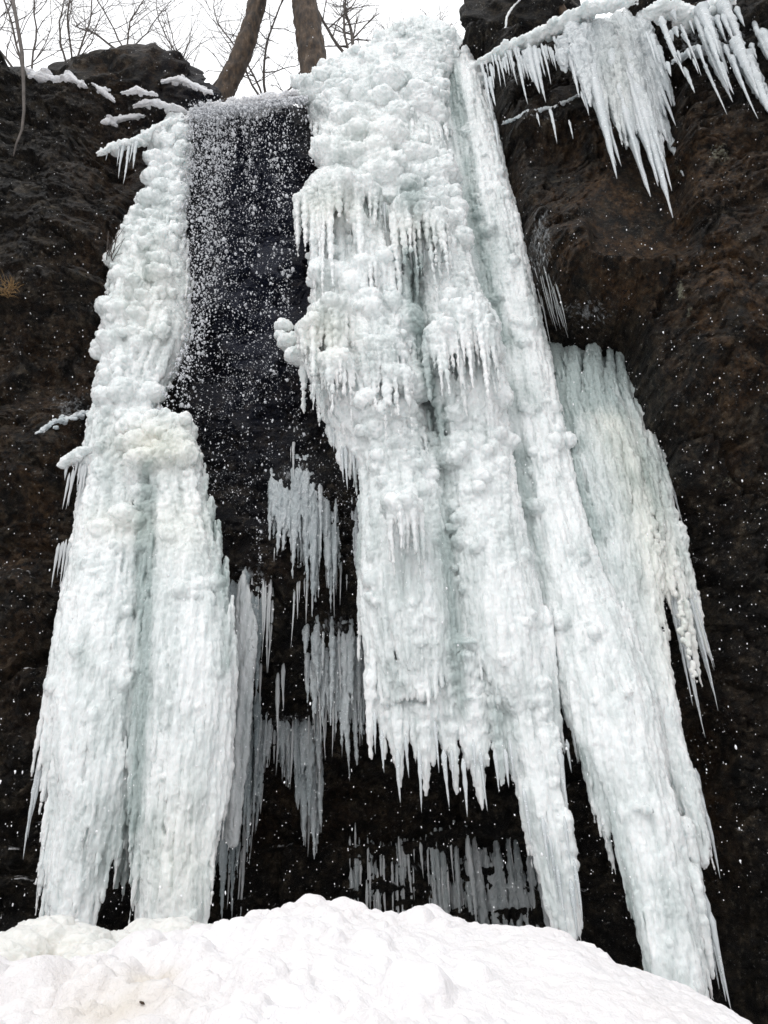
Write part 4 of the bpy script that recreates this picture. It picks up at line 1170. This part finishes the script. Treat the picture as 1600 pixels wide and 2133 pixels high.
# ------------------------------------------------------------------ falling water and falling snow
def water():
    mb = MB()
    N = 0
    px = []
    def put(x, y, r, Y):
        q = mpp(y, Y); c = P(x, y, Y); rr = r * q
        V, F = ICO[1]
        mb.add(V * np.array([rr, rr, rr * random.uniform(1, 1.7)]) * (1 + .25 * rng.standard_normal((len(V), 1))) + c, f3=F)
    for _ in range(125):       # threads of drops, thickest below the left of the lip
        left = random.random() < .75
        x = random.gauss(455, 34) if left else random.uniform(500, 635)
        y = 205 + abs(random.gauss(0, 16)); drift = random.gauss(-.07 if left else 0, .06); n = int(random.expovariate(1 / 34)) + 6
        Y = 8.15 + random.uniform(-.25, .25)
        for _ in range(n):
            y += random.expovariate(1 / 8); x += drift * 8 + random.gauss(0, 2.2)
            if not 378 < x < 645: continue
            for _ in range(random.choice((1, 1, 2, 4))):
                put(x + random.gauss(0, 5), y + random.gauss(0, 6), min(4.2, .66 * math.exp(random.gauss(0, .65))), Y)
    for _ in range(900):       # froth on the lip
        x = random.uniform(395, 640); y = np.interp(x, [395, 500, 640], [226, 216, 200]) + abs(random.gauss(0, 14 if x < 560 else 8))
        put(x, y, random.uniform(1, 3.2), 8.25 + random.uniform(-.15, .2))
    for _ in range(7500):      # loose drops over the whole fall
        y = 215 + 960 * random.random() ** .9; xl = np.interp(y, [215, 700, 850, 900, 1000, 1200], [390, 395, 335, 395, 430, 480]); xr = np.interp(y, [215, 350, 400, 700, 950, 1200], [640, 668, 625, 600, 745, 745])
        x = random.uniform(xl, xr)
        if y > 850 and random.random() < .5: continue
        if float(fbm(np.array([[x / 60, y / 110, .5]]), 3, 90)[0]) < random.uniform(-.5, .35): continue
        put(x, y, min(3.2, .6 * math.exp(random.gauss(0, .55))), 8.0 + random.uniform(-.5, .5))
    for _ in range(800):       # spray thrown off at the left column
        y = random.gauss(690, 110); x = np.interp(y, [400, 650, 720, 800, 870], [388, 398, 385, 350, 330]) + abs(random.gauss(0, 30)) - 5
        put(x, y, min(4, 1.1 * math.exp(random.gauss(0, .5))), 7.95)
    for _ in range(5500):      # fine spray between the drops
        y = 215 + 900 * random.random() ** 1.3; xl = np.interp(y, [215, 700, 850, 900, 1000, 1200], [385, 392, 330, 395, 430, 480]); xr = np.interp(y, [215, 350, 400, 700, 950, 1200], [640, 668, 625, 600, 745, 745])
        x = random.uniform(xl, xr) if random.random() < .5 else random.gauss(460, 45)
        if not xl < x < xr or float(fbm(np.array([[x / 45, y / 90, 4.5]]), 2, 91)[0]) < random.uniform(-.4, .3): continue
        put(x, y, random.uniform(.3, .65), 8.0 + random.uniform(-.4, .3))
    o = mb.build('falling_water', M_DROP)
    tag(o, 'loose white water drops falling between the left column and the cascade', 'falling water', kind='stuff')


water()


def flakes():
    mb = MB()
    V, F = ICO[1]
    for _ in range(6500):
        Y = random.uniform(2.6, 7.6); py = random.uniform(-100, 2000); px = random.uniform(-200, 1800)
        c = P(px, py, Y)
        if c[2] < 1.5: continue
        r = min(.0085, .0024 * math.exp(random.gauss(0, .45))) * (Y / 6)
        mb.add(V * np.array([r, r, r * random.uniform(.8, 2.2)]) * (1 + .3 * rng.standard_normal((len(V), 1))) + c, f3=F)
    o = mb.build('falling_snow', M_FLAKE)
    tag(o, 'small snowflakes falling in the air in front of the cliff', 'falling snow', kind='stuff')


flakes()


# ------------------------------------------------------------------ trees
def limb(mb, p, d, L, r, depth, bend=.25, up=.1, kids=(3, 5), n=6):
    k = max(5, int(L / .12)); k = min(k, 14)
    pts = [np.array(p, float)]; d = np.array(d, float); d /= np.linalg.norm(d)
    for i in range(k):
        d = d + np.array([random.gauss(0, bend), random.gauss(0, bend), random.gauss(up, bend)]) * .35; d /= np.linalg.norm(d)
        pts.append(pts[-1] + d * L / k)
    rad = r * np.linspace(1, .35 if depth else .2, k + 1)
    mb.tube(np.array(pts), rad, n if depth > 1 else 4, .08)
    if depth <= 0: return
    for _ in range(random.randint(*kids)):
        i = random.randint(k // 3, k)
        dd = d + np.array([random.gauss(0, .75), random.gauss(0, .5), random.gauss(.15, .45)])
        limb(mb, pts[i], dd, L * random.uniform(.4, .68), rad[i] * random.uniform(.45, .65), depth - 1, bend, up, kids, n)


def big_tree(pts, Y, w, label):
    root = empty('bare_tree', P(pts[0][0], pts[0][1] + 40, Y)); tag(root, label, 'tree')
    pts = np.array(pts, float); d = np.concatenate([[0], np.cumsum(np.hypot(*np.diff(pts, axis=0).T))]); t = np.linspace(0, d[-1], 40)
    W = P(np.interp(t, d, pts[:, 0]), np.interp(t, d, pts[:, 1]), Y)
    q = mpp(100, Y); rad = w / 2 * q * np.linspace(1.05, .72, 40) * (1 + .03 * rng.standard_normal(40)); rad[:4] *= [1.3, 1.2, 1.12, 1.05]
    mb = MB(); k = np.linspace(0, 39, 160); Wd = np.stack([np.interp(k, np.arange(40), W[:, a]) for a in range(3)], -1)
    mb.tube(Wd, np.interp(k, np.arange(40), rad), 32, 0); o = mb.build('trunk', M_BARK, root); V = coords(o.data); N = normals(o.data)
    set_co(o.data, V + N * (.03 * (1 - 2 * np.abs(perlin(V * np.array([9, 9, 2.2]), 5))) + .03 * fbm(V * np.array([4, 4, 2.5]), 3, 9) + .012 * fbm(V * np.array([22, 22, 9]), 2, 13))[:, None])
    mb = MB(); top = W[-1]
    for k in range(7): limb(mb, W[random.randint(30, 39)], (random.gauss(0, .8), random.gauss(0, .6), random.uniform(.4, 1)), random.uniform(1.5, 3), rad[-1] * .5, 2)
    mb.build('crown', M_TWIG, root)


big_tree([(440, 250), (468, 188), (497, 130), (522, 60), (540, -10), (556, -120), (560, -420)], 10.6, 37, 'slender leaning bare tree behind the water lip')
big_tree([(668, 230), (656, 150), (647, 90), (635, 10), (622, -70), (600, -420)], 10.2, 55, 'thick upright tree trunk next to the top of the cascade')


def thin_tree(x, y, Y, L, lean, label, stems=3, depth=3, w=7, group=None):
    c = P(x, y, Y); root = empty('bare_tree', c); tag(root, label, 'tree', group)
    q = mpp(y, Y)
    mt = MB(); mc = MB()
    for s in range(stems):
        d = np.array([lean + random.gauss(0, .35 if stems > 1 else .1), random.gauss(0, .2), 1.0]); d /= np.linalg.norm(d)
        r = w / 2 * q * random.uniform(.7, 1.1)
        pts = [c.copy()]; k = 12
        for i in range(k):
            d = d + np.array([random.gauss(0, .1), random.gauss(0, .08), .03]); d /= np.linalg.norm(d); pts.append(pts[-1] + d * L / k)
        pts = np.array(pts); rad = r * np.linspace(1, .45, k + 1); mt.tube(pts, rad, 6, .06)
        for i in range(3, k + 1):
            for _ in range(random.choice((1, 1, 2))):
                dd = d * .6 + np.array([random.gauss(0, .8), random.gauss(0, .4), random.uniform(.0, .8)])
                limb(mc, pts[i], dd, L * random.uniform(.2, .45), rad[i] * .55, depth - 1, .3, .12, (3, 6), 5)
    mt.build('trunk', M_TWIG, root); mc.build('crown', M_TWIG, root)


for x, y, Y, L, lean, n, w, lab in (
        (60, 190, 9.6, 3.2, -.35, 3, 8, 'leafless tree at the far left corner of the rim, stems leaning left'),
        (150, 170, 10.2, 3.0, .15, 3, 7, 'leafless shrub tree just left of the humped boulder'),
        (265, 120, 11.0, 3.0, .0, 3, 7, 'leafless tree rising behind the humped boulder'),
        (425, 215, 11.4, 3.2, -.15, 3, 7, 'leafless tree in the gap between the humped boulder and the leaning trunk'),
        (560, 230, 11.6, 3.4, .05, 3, 8, 'leafless tree between the leaning trunk and the thick trunk'),
        (735, 140, 11.2, 3.0, .0, 2, 14, 'leafless sapling with two dark stems right of the thick trunk'),
        (830, 110, 13.0, 2.2, .1, 1, 5, 'tiny bare sapling above the crown of the cascade'),
        (960, 110, 12.5, 2.2, -.15, 1, 5, 'tiny bare sapling left of the brown boulder')):
    thin_tree(x, y, Y, L * 1.25, lean, lab, n + 1, 3, w * .72)

# the sapling stump leaning on the ledge rim
mb = MB(); mb.tube(P(np.array([1180, 1170, 1158, 1140]), np.array([40, 20, -10, -90]), np.array([8.6, 8.6, 8.6, 8.6])), np.array([10, 9, 8.5, 7]) * mpp(20, 8.6), 8, .06)
tag(mb.build('tree_stem', M_BARK), 'short olive tree stem poking up behind the snowy sloping ledge', 'tree stem')
mb = MB(); mb.tube(P(np.array([20, 36, 46, 49, 50, 46, 34, 28]), np.array([-40, 50, 110, 170, 230, 270, 300, 325]), 7.6), np.array([4, 4, 4, 3.5, 3, 2.5, 2, 1.2]) * mpp(150, 7.6), 6)
tag(mb.build('hanging_vine', M_TWIG), 'long bare vine dangling down the rock at the far left', 'vine')
mb = MB()
for _ in range(60):
    a = P(random.gauss(18, 9), random.gauss(605, 8), 7.75)
    d = np.array([random.gauss(0, .5), -abs(random.gauss(.3, .3)), random.gauss(.15, .5)]); d /= np.linalg.norm(d); L = random.uniform(.08, .22)
    mb.tube(np.array([a, a + d * L * .5 + [0, 0, .02], a + d * L]), [.004, .003, .001], 4)
tag(mb.build('grass_tuft', M_GRASS), 'small dry yellow grass tuft on the rock at the left edge', 'grass tuft')
mb = MB()
for _ in range(9):
    limb(mb, P(random.uniform(222, 240), random.uniform(520, 545), 8.1), (random.gauss(.1, .4), -.3, 1), random.uniform(.25, .5), .008, 1, .3, .1, (1, 3), 4)
tag(mb.build('twig_tuft', M_TWIG), 'frosted dry twigs on the rock against the left edge of the tall column', 'twigs')

# bits of bark lying on the snow
for x, y, r, lab in ((296, 2092, 6, 'larger dark bark chip lying on the lumpy snow at lower left'), (401, 2120, 4, 'smaller dark bark chip near the bottom edge of the snow')):
    lo, hi = .8, Y_CREST
    best = None
    for Yk in np.linspace(.8, 3.6, 400)[::-1]:
        c = P(x, y, Yk); h = float(snow_h(np.array([c[0]]), np.array([Yk]))[0])
        if best is None or abs(c[2] - h) < best[0]: best = (abs(c[2] - h), c, h, Yk)
    c = best[1]; c[2] = best[2] + .004; q = mpp(y, best[3])
    mb = MB(); mb.tube(c + np.array([[-r, 0, r * .4], [-r * .3, .5, r * .1], [r * .4, 0, -.1 * r], [r, -.5, -.5 * r]]) * q, np.array([.25, .5, .45, .15]) * r * q, 6, .25)
    tag(mb.build('bark_chip', M_BARK), lab, 'bark chip')
